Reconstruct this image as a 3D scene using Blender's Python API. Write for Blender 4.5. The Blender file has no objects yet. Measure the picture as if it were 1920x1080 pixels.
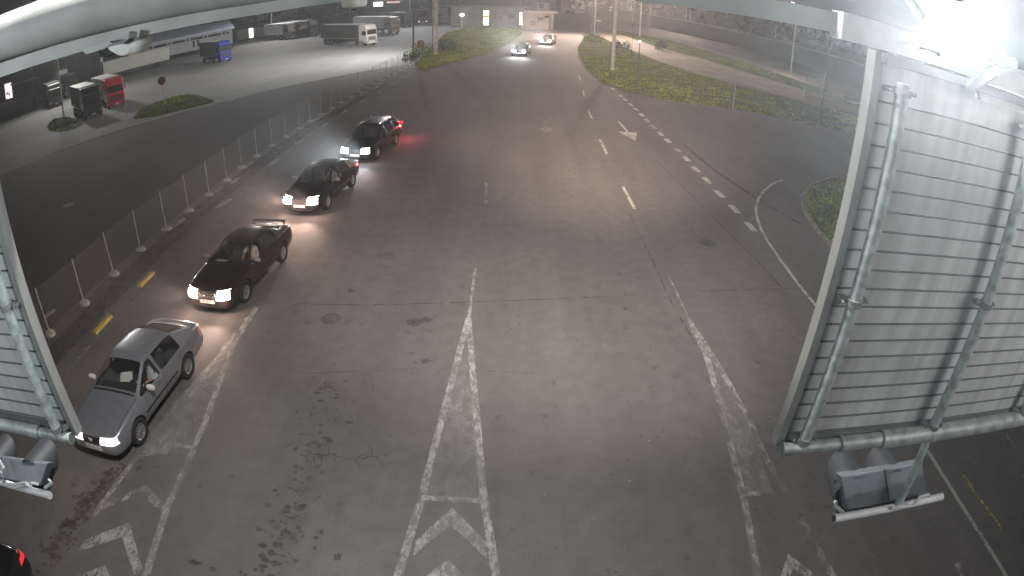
import bpy, bmesh, math, random
from mathutils import Vector, Matrix
from mathutils.bvhtree import BVHTree
random.seed(7)
R = math.radians
S = bpy.context.scene
COL = S.collection

# ------------------------------------------------------------------ camera (wide CCTV lens)
CAM_H = 8.55
MX = (0.999474, 0.015623, 0.028409)
MY = (-0.032422, 0.481632, 0.875774)
MF = (0.0, 0.876234, -0.481885)
FPX, K3 = 1144.62, -0.052675
cd = bpy.data.cameras.new('camera')
cd.type = 'PANO'
cd.panorama_type = 'FISHEYE_LENS_POLYNOMIAL'
cd.sensor_width = 36; cd.sensor_fit = 'HORIZONTAL'
cd.fisheye_fov = math.pi
cd.fisheye_polynomial_k0 = 0.0
cd.fisheye_polynomial_k1 = -0.04648783
cd.fisheye_polynomial_k2 = -3.957636e-05
cd.fisheye_polynomial_k3 = -8.2525e-07
cd.fisheye_polynomial_k4 = -1.8523197e-07
cd.clip_start = 0.05; cd.clip_end = 3000
cam = bpy.data.objects.new('camera', cd); COL.objects.link(cam)
cam.matrix_world = Matrix(((MX[0], MY[0], -MF[0], 0), (MX[1], MY[1], -MF[1], 0), (MX[2], MY[2], -MF[2], CAM_H), (0, 0, 0, 1)))
S.camera = cam

# ------------------------------------------------------------------ world, exposure
w = bpy.data.worlds.new('World'); S.world = w; w.use_nodes = True
nt = w.node_tree; bg = nt.nodes['Background']
sky = nt.nodes.new('ShaderNodeTexSky'); sky.sky_type = 'NISHITA'; sky.sun_disc = False
sky.sun_elevation = R(-4.5); sky.sun_rotation = R(210)
glow_ = nt.nodes.new('ShaderNodeVectorMath'); glow_.operation = 'ADD'      # town light on the night sky
glow_.inputs[1].default_value = (.085, .085, .095)
nt.links.new(sky.outputs[0], glow_.inputs[0]); nt.links.new(glow_.outputs[0], bg.inputs[0]); bg.inputs[1].default_value = 0.12
S.view_settings.view_transform = 'Standard'; S.view_settings.look = 'None'
S.view_settings.exposure = 0.0; S.view_settings.gamma = 1.0
S.cycles.use_denoising = True
S.cycles.max_bounces = 5; S.cycles.diffuse_bounces = 2; S.cycles.glossy_bounces = 3
S.cycles.transmission_bounces = 4; S.cycles.transparent_max_bounces = 12; S.cycles.volume_bounces = 0
S.cycles.sample_clamp_indirect = 4.0
S.cycles.caustics_reflective = False; S.cycles.caustics_refractive = False

def rgb(c): return (c[0], c[1], c[2], 1)
POWER = 1.0
def lamp(name, kind, loc, target, power, col, size=160, blend=1.0, radius=0.15, parent=None, label=None):
    d = bpy.data.lights.new(name, kind); d.energy = power*POWER; d.color = col
    d.shadow_soft_size = radius
    if kind == 'SPOT': d.spot_size = R(size); d.spot_blend = blend
    o = bpy.data.objects.new(name, d); COL.objects.link(o)
    o.location = loc
    if target is not None:
        o.rotation_euler = (Vector(target)-Vector(loc)).to_track_quat('-Z', 'Y').to_euler()
    if parent: o.parent = parent
    return o
COOL = (0.90, 0.97, 1.0); NEUT = (1.0, 0.97, 0.925); WARM = (1.0, 0.76, 0.62)

# ------------------------------------------------------------------ survey: a photo pixel seen on the ground, or on an upright plane at distance Y
def ray(px, py):
    u, v = px-960, 540-py
    r = math.hypot(u, v); rn = r/FPX; th = rn
    for _ in range(30): th = rn/(1+K3*th*th)
    s = math.sin(th)/max(r, 1e-9); a, b, c = u*s, v*s, math.cos(th)
    return Vector((MX[0]*a+MY[0]*b+MF[0]*c, MX[1]*a+MY[1]*b+MF[1]*c, MX[2]*a+MY[2]*b+MF[2]*c))
def g(px, py, z=0.0):
    d = ray(px, py); t = (z-CAM_H)/d.z
    return Vector((d.x*t, d.y*t, z))
def at(px, py, Y):
    d = ray(px, py); t = Y/d.y
    return Vector((d.x*t, Y, CAM_H+d.z*t))

# ------------------------------------------------------------------ materials
def newmat(name):
    m = bpy.data.materials.new(name); m.use_nodes = True
    return m, m.node_tree, m.node_tree.nodes['Principled BSDF']
def mat(name, col, rough=0.6, metal=0.0, var=0.12, scale=6.0, bump=0.0, emit=None, estr=0.0, dirt=None, coat=0.0):
    m, t, p = newmat(name)
    tc = t.nodes.new('ShaderNodeTexCoord')
    n = t.nodes.new('ShaderNodeTexNoise'); n.inputs['Scale'].default_value = scale; n.inputs['Detail'].default_value = 5
    t.links.new(tc.outputs['Object'], n.inputs['Vector'])
    r = t.nodes.new('ShaderNodeValToRGB')
    a = tuple(max(0, c*(1-var)) for c in col); b = tuple(min(1, c*(1+var)) for c in col)
    if dirt: a = dirt
    r.color_ramp.elements[0].position = .35; r.color_ramp.elements[1].position = .65
    r.color_ramp.elements[0].color = rgb(a); r.color_ramp.elements[1].color = rgb(b)
    t.links.new(n.outputs['Fac'], r.inputs[0]); t.links.new(r.outputs[0], p.inputs['Base Color'])
    p.inputs['Roughness'].default_value = rough; p.inputs['Metallic'].default_value = metal
    p.inputs['Coat Weight'].default_value = coat
    if bump:
        bn = t.nodes.new('ShaderNodeBump'); bn.inputs['Strength'].default_value = bump; bn.inputs['Distance'].default_value = .02
        t.links.new(n.outputs['Fac'], bn.inputs['Height']); t.links.new(bn.outputs[0], p.inputs['Normal'])
    if emit:
        p.inputs['Emission Color'].default_value = rgb(emit); p.inputs['Emission Strength'].default_value = estr
    return m

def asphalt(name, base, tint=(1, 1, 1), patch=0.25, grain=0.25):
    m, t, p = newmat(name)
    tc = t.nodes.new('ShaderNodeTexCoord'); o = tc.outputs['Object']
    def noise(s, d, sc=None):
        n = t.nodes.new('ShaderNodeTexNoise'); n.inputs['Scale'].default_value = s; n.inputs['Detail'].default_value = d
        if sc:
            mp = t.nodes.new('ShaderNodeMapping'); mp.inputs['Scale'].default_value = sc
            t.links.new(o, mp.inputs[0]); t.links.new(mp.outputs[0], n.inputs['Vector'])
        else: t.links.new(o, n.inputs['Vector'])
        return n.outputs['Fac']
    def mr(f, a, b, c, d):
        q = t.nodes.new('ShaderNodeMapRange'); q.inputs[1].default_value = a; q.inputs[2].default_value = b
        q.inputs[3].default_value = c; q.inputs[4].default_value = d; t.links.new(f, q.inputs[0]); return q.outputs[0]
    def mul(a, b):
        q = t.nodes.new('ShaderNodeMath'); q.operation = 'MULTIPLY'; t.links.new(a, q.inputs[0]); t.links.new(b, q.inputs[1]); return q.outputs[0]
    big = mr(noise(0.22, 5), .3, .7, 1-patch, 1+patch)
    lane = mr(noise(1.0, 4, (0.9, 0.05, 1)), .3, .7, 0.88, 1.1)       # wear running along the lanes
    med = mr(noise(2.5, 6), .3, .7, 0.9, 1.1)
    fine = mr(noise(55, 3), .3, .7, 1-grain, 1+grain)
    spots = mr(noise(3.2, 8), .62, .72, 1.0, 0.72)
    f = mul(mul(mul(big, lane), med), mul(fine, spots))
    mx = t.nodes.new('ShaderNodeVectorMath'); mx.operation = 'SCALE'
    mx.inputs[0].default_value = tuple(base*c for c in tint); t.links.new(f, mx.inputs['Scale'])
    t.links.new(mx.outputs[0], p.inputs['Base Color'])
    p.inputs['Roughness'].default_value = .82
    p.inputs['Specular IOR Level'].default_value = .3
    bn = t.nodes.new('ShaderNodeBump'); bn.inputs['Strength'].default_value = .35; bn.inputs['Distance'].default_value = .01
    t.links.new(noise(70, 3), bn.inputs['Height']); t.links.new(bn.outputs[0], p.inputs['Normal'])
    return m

def worn(name, col, keep=0.5, scale=9.0, soft=0.08, stretch=(1, .5, 1)):
    """paint or a stain eaten away by noise, asphalt showing through the holes"""
    m, t, p = newmat(name)
    tc = t.nodes.new('ShaderNodeTexCoord')
    mp = t.nodes.new('ShaderNodeMapping'); mp.inputs['Scale'].default_value = stretch
    t.links.new(tc.outputs['Object'], mp.inputs[0])
    n = t.nodes.new('ShaderNodeTexNoise'); n.inputs['Scale'].default_value = scale; n.inputs['Detail'].default_value = 9; n.inputs['Roughness'].default_value = .72
    n2 = t.nodes.new('ShaderNodeTexNoise'); n2.inputs['Scale'].default_value = scale*.16; n2.inputs['Detail'].default_value = 3
    t.links.new(mp.outputs[0], n.inputs['Vector']); t.links.new(mp.outputs[0], n2.inputs['Vector'])
    ad = t.nodes.new('ShaderNodeMath'); ad.operation = 'MULTIPLY_ADD'; ad.inputs[1].default_value = .55
    t.links.new(n2.outputs['Fac'], ad.inputs[0]); t.links.new(n.outputs['Fac'], ad.inputs[2])
    mr = t.nodes.new('ShaderNodeMapRange')
    th = .775 + (.5-keep)*.42
    mr.inputs[1].default_value = th-soft; mr.inputs[2].default_value = th+soft
    t.links.new(ad.outputs[0], mr.inputs[0])
    tr = t.nodes.new('ShaderNodeBsdfTransparent'); ms = t.nodes.new('ShaderNodeMixShader')
    p.inputs['Base Color'].default_value = rgb(col); p.inputs['Roughness'].default_value = .75
    t.links.new(mr.outputs[0], ms.inputs[0]); t.links.new(tr.outputs[0], ms.inputs[1]); t.links.new(p.outputs[0], ms.inputs[2])
    t.links.new(ms.outputs[0], t.nodes['Material Output'].inputs[0])
    return m

def glassmat(name, tint=(.05, .055, .06), alpha=.45, rough=.03):
    m, t, p = newmat(name)
    p.inputs['Base Color'].default_value = rgb(tint); p.inputs['Roughness'].default_value = rough
    p.inputs['Alpha'].default_value = alpha; p.inputs['Specular IOR Level'].default_value = .8
    return m

def worn_plate():
    m, t, p = newmat('number_plate')
    tc = t.nodes.new('ShaderNodeTexCoord'); mp = t.nodes.new('ShaderNodeMapping'); mp.inputs['Scale'].default_value = (24, .1, 9)
    n = t.nodes.new('ShaderNodeTexNoise'); n.inputs['Scale'].default_value = 1; n.inputs['Detail'].default_value = 1
    r = t.nodes.new('ShaderNodeValToRGB'); r.color_ramp.elements[0].position = .40; r.color_ramp.elements[1].position = .48
    r.color_ramp.elements[0].color = (.25, .25, .26, 1); r.color_ramp.elements[1].color = (.72, .72, .70, 1)
    t.links.new(tc.outputs['Object'], mp.inputs[0]); t.links.new(mp.outputs[0], n.inputs['Vector']); t.links.new(n.outputs['Fac'], r.inputs[0]); t.links.new(r.outputs[0], p.inputs['Base Color'])
    return m
M = {}
M['asphalt'] = asphalt('asphalt', .118, (1, .94, .918), patch=.10, grain=.35)
M['lot'] = asphalt('lot_asphalt', .12, (1, 1, .98), patch=.12)
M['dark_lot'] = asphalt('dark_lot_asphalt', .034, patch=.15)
M['far_road'] = asphalt('far_road_asphalt', .13, (1, .97, .95))
M['dirt'] = asphalt('dirt', .13, (1.0, .88, .72), patch=.3)
M['kerb'] = mat('kerb_concrete', (.30, .29, .27), .85, var=.3, scale=3, bump=.4)
M['white_paint'] = worn('worn_white_paint', (.33, .325, .31), .55, 9, .16)
M['fresh_paint'] = worn('white_line_paint', (.42, .41, .38), .72, 9, .12)
M['faint_paint'] = worn('faded_white_paint', (.24, .235, .225), .40, 7, .14)
M['patchy_paint'] = worn('patchy_white_paint', (.36, .355, .34), .44, 6.0, .14)
M['hatch_paint'] = worn('eroded_white_paint', (.25, .245, .235), .41, 7.0, .2)
M['yellow_paint'] = mat('yellow_paint', (.42, .33, .05), .7, var=.35, scale=9)
M['stain'] = worn('oil_stain', (.022, .021, .020), .47, 7.0, .12)
M['stain_soft'] = worn('dirt_stain', (.05, .042, .034), .45, 5.0, .25)
M['stain_full'] = mat('dark_patch', (.052, .050, .048), .75, var=.35, scale=9)
M['red_patch'] = mat('reddish_cover', (.085, .064, .062), .75, var=.35, scale=9)
M['crack'] = mat('crack_dark', (.060, .058, .056), .9)  # dark colour of the crack lines
M['seam'] = worn('bitumen_seam', (.080, .076, .073), .58, 3.0)
M['grass_dirt'] = mat('grass_soil', (.035, .055, .018), .95, var=.5, scale=.8)
M['panel'] = mat('galvanised_sheet', (.62, .64, .64), .5, .1, var=.10, scale=3)
def streaky(m, amt=.22):
    t = m.node_tree; p = t.nodes['Principled BSDF']; src = p.inputs['Base Color'].links[0].from_socket
    tc = t.nodes.new('ShaderNodeTexCoord'); mp = t.nodes.new('ShaderNodeMapping'); mp.inputs['Scale'].default_value = (7, 1, .7)
    n = t.nodes.new('ShaderNodeTexNoise'); n.inputs['Scale'].default_value = 1.6; n.inputs['Detail'].default_value = 6
    r = t.nodes.new('ShaderNodeMapRange'); r.inputs[1].default_value = .35; r.inputs[2].default_value = .75; r.inputs[3].default_value = 1; r.inputs[4].default_value = 1-amt
    v = t.nodes.new('ShaderNodeVectorMath'); v.operation = 'SCALE'
    t.links.new(tc.outputs['Object'], mp.inputs[0]); t.links.new(mp.outputs[0], n.inputs['Vector']); t.links.new(n.outputs['Fac'], r.inputs[0])
    t.links.new(src, v.inputs[0]); t.links.new(r.outputs[0], v.inputs['Scale']); t.links.new(v.outputs[0], p.inputs['Base Color'])
streaky(M['panel'], .3)
M['panel_dark'] = mat('sheet_groove', (.16, .17, .17), .6, .2)
M['frame'] = mat('aluminium_frame', (.22, .225, .22), .45, .1, var=.08)
M['pipe'] = mat('galvanised_pipe', (.45, .50, .50), .42, .25, var=.28, scale=16)
M['pipe_green'] = mat('weathered_galvanised_pipe', (.34, .37, .365), .5, .2, var=.3, scale=12)
M['beam'] = mat('grey_beam_paint', (.52, .53, .515), .68, .0, var=.14, scale=3)
M['beam_dark'] = mat('dark_bracket', (.045, .05, .055), .5, .2)
M['signal'] = mat('signal_housing', (.13, .145, .165), .45, 0, var=.12, scale=10)
M['visor'] = mat('signal_hood', (.034, .038, .044), .5, 0, var=.12, scale=10)
M['signal_dark'] = mat('signal_black', (.012, .014, .016), .55)
M['white_tube'] = mat('white_tube', (.80, .79, .82), .4, 0, var=.05)
M['rubber'] = mat('rubber', (.018, .018, .018), .8)
M['rim'] = mat('alloy', (.42, .42, .43), .35, .7)
M['black_plastic'] = mat('black_plastic', (.02, .02, .022), .5)
M['chrome'] = mat('chrome', (.75, .75, .76), .12, 1.0, var=.02)
M['plate'] = worn_plate()
M['plate_ink'] = mat('plate_ink', (.16, .16, .17), .6)
M['glass'] = glassmat('car_glass')
M['clear_glass'] = glassmat('clear_car_glass', (.04, .05, .05), .25)
M['interior'] = mat('interior', (.022, .021, .022), .85)
M['seat'] = mat('seat_cloth', (.06, .058, .06), .9)
M['shirt'] = mat('white_shirt', (.62, .64, .70), .85)
M['skin'] = mat('skin', (.48, .30, .24), .6, var=.05)
M['hair'] = mat('hair', (.03, .022, .018), .7)
M['trousers'] = mat('trousers', (.03, .035, .05), .9)
M['paper'] = mat('paper', (.72, .72, .68), .8)
M['wood_bark'] = mat('bark', (.06, .045, .03), .9, var=.4, scale=8, bump=.6)
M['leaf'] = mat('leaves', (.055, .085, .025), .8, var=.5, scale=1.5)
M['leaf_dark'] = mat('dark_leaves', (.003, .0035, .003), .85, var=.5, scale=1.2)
M['blade'] = mat('grass_blades', (.135, .185, .020), .85, var=.45, scale=.5)
M['blade_dry'] = mat('dry_grass_blades', (.22, .21, .055), .85, var=.4, scale=.6)
M['pole'] = mat('pole_steel', (.26, .26, .25), .6, .2, var=.25, scale=2)
M['pole_conc'] = mat('pole_concrete', (.33, .32, .30), .85, var=.2, scale=2)
M['pole_dark'] = mat('pole_dark', (.05, .045, .04), .7)
M['red_sign'] = mat('red_sign', (.30, .018, .022), .5, var=.06)
M['white_sign'] = mat('white_sign', (.75, .75, .73), .5, var=.04)
M['cyan_wall'] = mat('shed_cladding', (.42, .43, .46), .6, var=.12, scale=1.2)
M['shed_roof'] = mat('shed_roof', (.55, .62, .75), .4, .3, var=.15, scale=.7)
M['beige_wall'] = mat('beige_render', (.46, .42, .36), .8, var=.12, scale=.8)
M['grey_wall'] = mat('grey_render', (.17, .175, .165), .85, var=.15, scale=.6)
M['pink_wall'] = mat('pale_render', (.58, .50, .46), .8, var=.1, scale=.7)
M['dark_wall'] = mat('dark_wall', (.022, .022, .024), .85, var=.25, scale=.5)
M['dark_pane'] = mat('dark_pane', (.012, .013, .014), .25)
M['lit_pane'] = mat('lit_window', (.9, .85, .7), .5, emit=(1, .86, .62), estr=2.2)
M['lit_white'] = mat('lit_white', (.9, .9, .9), .5, emit=(1, .97, .95), estr=3.0)
M['lit_pink'] = mat('lit_doorway', (.9, .8, .8), .5, emit=(1, .86, .86), estr=1.3)
M['lens'] = mat('lamp_lens', (.9, .9, .9), .3, emit=(.95, .98, 1), estr=9)
M['lens_dim'] = mat('lamp_diffuser', (.9, .9, .9), .3, emit=(.95, .98, 1), estr=3)
M['globe'] = mat('globe_lamp', (.9, .9, .9), .3, emit=(1, 1, 1), estr=6)
M['head_warm'] = mat('headlight_warm', (.9, .9, .9), .2, emit=(1, .93, .86), estr=14)
M['head_cool'] = mat('headlight_cool', (.9, .9, .9), .2, emit=(.95, .98, 1), estr=16)
M['head_soft'] = mat('headlight_soft', (.9, .9, .9), .2, emit=(1, .96, .95), estr=1.6)
M['indicator'] = mat('indicator', (.9, .6, .4), .2, emit=(1, .78, .6), estr=1.2)
M['tail_on'] = mat('tail_light_lit', (.6, .01, .02), .2, emit=(1, .02, .05), estr=1.2)
M['tail'] = mat('tail_light', (.35, .015, .02), .15, var=.05)
M['tail_painted_lit'] = mat('tail_light_painted_lit', (.7, .45, .38), .15, var=.05)  # pale lens colour stands in for the follower's headlights

for k_ in ('leaf', 'leaf_dark', 'blade', 'blade_dry', 'grass_dirt', 'dark_wall'): M[k_].node_tree.nodes['Principled BSDF'].inputs['Specular IOR Level'].default_value = .08
# ------------------------------------------------------------------ object helpers
def tag(o, label=None, cat=None, group=None, kind=None):
    if label: o['label'] = label
    if cat: o['category'] = cat
    if group: o['group'] = group
    if kind: o['kind'] = kind
    return o
def thing(name, label, cat, loc=(0, 0, 0), rz=0.0, group=None, scale=1.0):
    o = bpy.data.objects.new(name, None); COL.objects.link(o); o.empty_display_size = .2
    o.location = loc; o.rotation_euler = (0, 0, rz); o.scale = (scale,)*3
    return tag(o, label, cat, group)
def copy_tree(o, parent=None):
    c = o.copy(); COL.objects.link(c)
    if parent: c.parent = parent
    for ch in list(o.children): copy_tree(ch, c)
    return c

class MB:
    def __init__(s): s.v = []; s.f = []; s.m = []; s.mi = 0
    def add(s, vs, fs):
        b = len(s.v); s.v += [tuple(v) for v in vs]; s.f += [tuple(b+i for i in f) for f in fs]; s.m += [s.mi]*len(fs); return s
    def box(s, c, d, rz=0.0, rx=0.0, ry=0.0, taper=None):
        mt = Matrix.Translation(c) @ Matrix.Rotation(rz, 4, 'Z') @ Matrix.Rotation(ry, 4, 'Y') @ Matrix.Rotation(rx, 4, 'X')
        tx, ty = taper or (1, 1)
        vs = []
        for z in (-1, 1):
            for x, y in ((-1, -1), (1, -1), (1, 1), (-1, 1)):
                kx, ky = (tx, ty) if z > 0 else (1, 1)
                vs.append(mt @ Vector((x*d[0]/2*kx, y*d[1]/2*ky, z*d[2]/2)))
        return s.add(vs, [(3, 2, 1, 0), (4, 5, 6, 7), (0, 1, 5, 4), (1, 2, 6, 5), (2, 3, 7, 6), (3, 0, 4, 7)])
    def tube(s, pts, r, n=10, cap=True):
        pts = [Vector(p) for p in pts]; rs = r if isinstance(r, (list, tuple)) else [r]*len(pts)
        vs = []; fs = []
        for i, p in enumerate(pts):
            d = (pts[min(i+1, len(pts)-1)]-pts[max(i-1, 0)]).normalized()
            q = d.to_track_quat('Z', 'Y')
            for k in range(n):
                a = 2*math.pi*k/n; vs.append(p + q @ Vector((math.cos(a)*rs[i], math.sin(a)*rs[i], 0)))
        for i in range(len(pts)-1):
            for k in range(n):
                a, b = i*n+k, i*n+(k+1) % n; fs.append((a, b, b+n, a+n))
        if cap:
            fs.append(tuple(range(n-1, -1, -1))); fs.append(tuple((len(pts)-1)*n+k for k in range(n)))
        return s.add(vs, fs)
    def lathe(s, prof, n=24, mt=None):
        """prof: (radius, height) pairs about local z; mt places it"""
        mt = mt or Matrix.Identity(4); vs = []; fs = []
        for r, z in prof:
            for k in range(n):
                a = 2*math.pi*k/n; vs.append(mt @ Vector((r*math.cos(a), r*math.sin(a), z)))
        for i in range(len(prof)-1):
            for k in range(n):
                a, b = i*n+k, i*n+(k+1) % n; fs.append((a, b, b+n, a+n))
        return s.add(vs, fs)
    def poly(s, pts): return s.add(pts, [tuple(range(len(pts)))])
    def prism(s, pts, dz):
        n = len(pts); pts = [Vector(p) for p in pts]; up = [p+Vector(dz) for p in pts]
        return s.add(pts+up, [tuple(range(n-1, -1, -1)), tuple(range(n, 2*n))]+[(i, (i+1) % n, n+(i+1) % n, n+i) for i in range(n)])
    def strip(s, pts, wd, z=None):
        pts = [Vector(p) for p in pts]; vs = []
        for i, p in enumerate(pts):
            d = (pts[min(i+1, len(pts)-1)]-pts[max(i-1, 0)]); d.z = 0; d.normalize(); nn = Vector((-d.y, d.x, 0))
            ww = wd[i] if isinstance(wd, (list, tuple)) else wd
            for sg in (1, -1):
                q = p+nn*sg*ww/2
                if z is not None: q.z = z
                vs.append(q)
        return s.add(vs, [(2*i+1, 2*i+3, 2*i+2, 2*i) for i in range(len(pts)-1)])
    def build(s, name, m, parent=None, smooth=False, bevel=0.0, loc=None):
        me = bpy.data.meshes.new(name); me.from_pydata(s.v, [], s.f)
        for q in (m if isinstance(m, (list, tuple)) else [m]): me.materials.append(q)
        for p, i in zip(me.polygons, s.m): p.material_index = i
        bm = bmesh.new(); bm.from_mesh(me)
        if len(s.f) > 1: bmesh.ops.recalc_face_normals(bm, faces=bm.faces)
        bm.to_mesh(me); bm.free()
        if smooth:
            for p in me.polygons: p.use_smooth = True
        o = bpy.data.objects.new(name, me); COL.objects.link(o)
        if parent: o.parent = parent
        if loc: o.location = loc
        if bevel:
            b = o.modifiers.new('bevel', 'BEVEL'); b.width = bevel; b.segments = 2; b.limit_method = 'ANGLE'; b.harden_normals = False
        if smooth:
            try:
                me.set_sharp_from_angle(angle=R(40))
            except Exception: pass
        return o
def structure(name, mb, m, label=None, **k):
    o = mb.build(name, m, **k); o['kind'] = 'structure'
    if label: o['label'] = label
    return o

def sheet(name, px, m, z, kind='structure'):
    """flat area whose outline was surveyed on the ground"""
    pts = [g(*p) if len(p) == 2 else Vector(p) for p in px]
    bm = bmesh.new(); vs = [bm.verts.new((p.x, p.y, z)) for p in pts]
    e = [bm.edges.new((vs[i], vs[(i+1) % len(vs)])) for i in range(len(vs))]
    bmesh.ops.triangle_fill(bm, edges=e, use_beauty=True)
    for f in bm.faces:
        if f.normal.z < 0: f.normal_flip()
    me = bpy.data.meshes.new(name); bm.to_mesh(me); bm.free(); me.materials.append(m)
    o = bpy.data.objects.new(name, me); COL.objects.link(o); o['kind'] = kind
    return o

# ================================================================== GROUND
mb = MB(); mb.poly([(-1500, -300, 0), (1500, -300, 0), (1500, 2500, 0), (-1500, 2500, 0)])
structure('ground', mb, M['asphalt'])
# yard of darker asphalt left of the fence
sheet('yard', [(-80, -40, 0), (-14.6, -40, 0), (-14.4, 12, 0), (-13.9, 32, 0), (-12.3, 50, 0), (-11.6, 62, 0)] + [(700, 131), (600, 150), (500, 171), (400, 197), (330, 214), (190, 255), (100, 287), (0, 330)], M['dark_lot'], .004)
sheet('truck_park', [(770, 118), (700, 131), (600, 150), (500, 171), (400, 197), (330, 214), (190, 255), (100, 287), (0, 330), (-150, 100, 0), (-120, 160, 0), (-10.5, 160, 0), (838, 58), (800, 92)], M['lot'], .005)
def G3(l): return [g(*p) for p in l]
structure('yard_kerb', MB().strip(G3([(100, 287), (190, 255), (330, 213), (420, 188), (500, 169), (600, 149), (700, 130), (768, 118)]), .22, .05).strip(G3([(400, 189), (420, 192), (440, 188)]), .18, .05), M['kerb'])
sheet('far_road', [(1078, 27), (1150, 37), (1220, 48), (1290, 61), (1370, 84), (1450, 111), (1530, 139), (1640, 180), (1640, 212), (1600, 184), (1500, 150), (1420, 122), (1330, 95), (1290, 82), (1200, 62), (1130, 50), (1085, 42)], M['far_road'], .005)
sheet('dirt_path', [(1110, 62), (1150, 80), (1190, 97), (1240, 117), (1300, 137), (1380, 160), (1460, 180), (1560, 205), (1640, 232), (1640, 212), (1560, 185), (1460, 155), (1360, 124), (1290, 103), (1230, 88), (1180, 70), (1130, 54)], M['dirt'], .005)
structure('far_road_edge', MB().strip(G3([(1130, 50), (1200, 62), (1290, 82), (1330, 95), (1420, 122), (1500, 150), (1600, 184)]), .35, .012), M['kerb'])

GRASS = {
 'right_verge': [(1083, 90), (1085, 105), (1100, 130), (1130, 155), (1180, 174), (1240, 186), (1320, 198), (1420, 212), (1520, 233), (1640, 262), (1640, 232), (1560, 205), (1460, 180), (1380, 160), (1300, 137), (1240, 117), (1190, 97), (1150, 80), (1110, 62), (1095, 70)],
 'roadside_strip': [(1130, 54), (1180, 70), (1230, 88), (1290, 103), (1360, 124), (1460, 155), (1560, 185), (1640, 212), (1640, 204), (1600, 188), (1500, 153), (1420, 125), (1330, 97), (1260, 77), (1200, 65), (1135, 52)],
 'traffic_island': [(1503, 372), (1520, 350), (1560, 337), (1640, 330), (1700, 380), (1700, 480), (1640, 500), (1590, 480), (1560, 462), (1530, 428), (1510, 398)],
 'left_verge': [(778, 122), (800, 97), (838, 62), (880, 52), (985, 53), (975, 66), (955, 82), (925, 96), (880, 110), (830, 122), (790, 132)],
 'yard_island': [(250, 223), (262, 208), (290, 195), (325, 182), (355, 179), (385, 184), (403, 191), (370, 200), (320, 211), (285, 219)],
 'truck_side_patch': [(88, 236), (100, 224), (122, 219), (146, 224), (156, 233), (140, 243), (112, 248), (92, 246)],
}
def scatter_grass(name, outline, z, dens, h, mats, wide=.035, keepmax=60000):
    pts = [g(*p) for p in outline]
    xs = [p.x for p in pts]; ys = [p.y for p in pts]
    def inside(x, y):
        c = False; j = len(pts)-1
        for i in range(len(pts)):
            a, b = pts[i], pts[j]
            if (a.y > y) != (b.y > y) and x < (b.x-a.x)*(y-a.y)/(b.y-a.y)+a.x: c = not c
            j = i
        return c
    area = (max(xs)-min(xs))*(max(ys)-min(ys)); n = min(int(area*dens), keepmax)
    m2 = MB()
    for _ in range(n):
        x = random.uniform(min(xs), max(xs)); y = random.uniform(min(ys), max(ys))
        if not inside(x, y): continue
        v = .5+.5*math.sin(x*.9+1.3*math.sin(y*.5))*math.sin(y*.7+x*.2)
        hh = h*random.uniform(.4, 1.1)*(.5+.8*v); a = random.uniform(0, 6.28); ww = wide*random.uniform(.7, 1.6)
        m2.mi = 1 if random.random() < .18+.3*(1-v) else 0
        lx, ly = random.uniform(-.4, .4)*hh, random.uniform(-.4, .4)*hh
        m2.add([(x-ww*math.cos(a), y-ww*math.sin(a), z), (x+ww*math.cos(a), y+ww*math.sin(a), z), (x+lx, y+ly, z+hh)], [(0, 1, 2)])
    me_o = m2.build(name, mats); me_o['kind'] = 'stuff'
    return me_o
lab = {'right_verge': 'rough green grass on the wide verge right of the road', 'roadside_strip': 'thin strip of grass along the far road', 'traffic_island': 'dark grass on the kerbed island beside the right sign',
       'left_verge': 'weedy grass bank before the low lit building', 'yard_island': 'bright green grass on the small island by the stop sign', 'truck_side_patch': 'dark grass beside the black parked trucks'}
for k_, ol in GRASS.items():
    sheet(k_+'_soil', ol, M['grass_dirt'], .02)
    dens, h, wd = {'right_verge': (34, .09, .07), 'roadside_strip': (18, .09, .08), 'traffic_island': (90, .10, .03), 'left_verge': (40, .28, .09), 'yard_island': (80, .24, .05), 'truck_side_patch': (30, .12, .06)}[k_]
    o = scatter_grass('grass', ol, .02, dens, h, [M['blade'], M['blade_dry']], wd)
    tag(o, lab[k_], 'grass')
# kerbs of the verge and of the traffic island
def kerb(name, px, wd=.16, h=.12, m=None):
    pts = G3(px); mb = MB()
    for a, b in zip(pts[:-1], pts[1:]):
        d = (b-a); L = d.length; c = (a+b)/2
        mb.box((c.x, c.y, h/2), (L+.02, wd, h), rz=math.atan2(d.y, d.x))
    return structure(name, mb, m or M['kerb'])
kerb('island_kerb', [(1640, 329), (1560, 336), (1520, 349), (1502, 372), (1509, 399), (1529, 430), (1559, 464), (1590, 483)], m=mat('old_kerb', (.17, .15, .13), .9, var=.4, scale=3))
kerb('verge_kerb', [(1082, 90), (1084, 105), (1099, 130), (1129, 156), (1179, 175), (1240, 187), (1320, 199), (1420, 213), (1520, 234), (1640, 263)], .14, .05, mat('sunken_kerb', (.11, .085, .07), .9, var=.5, scale=2))

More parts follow.
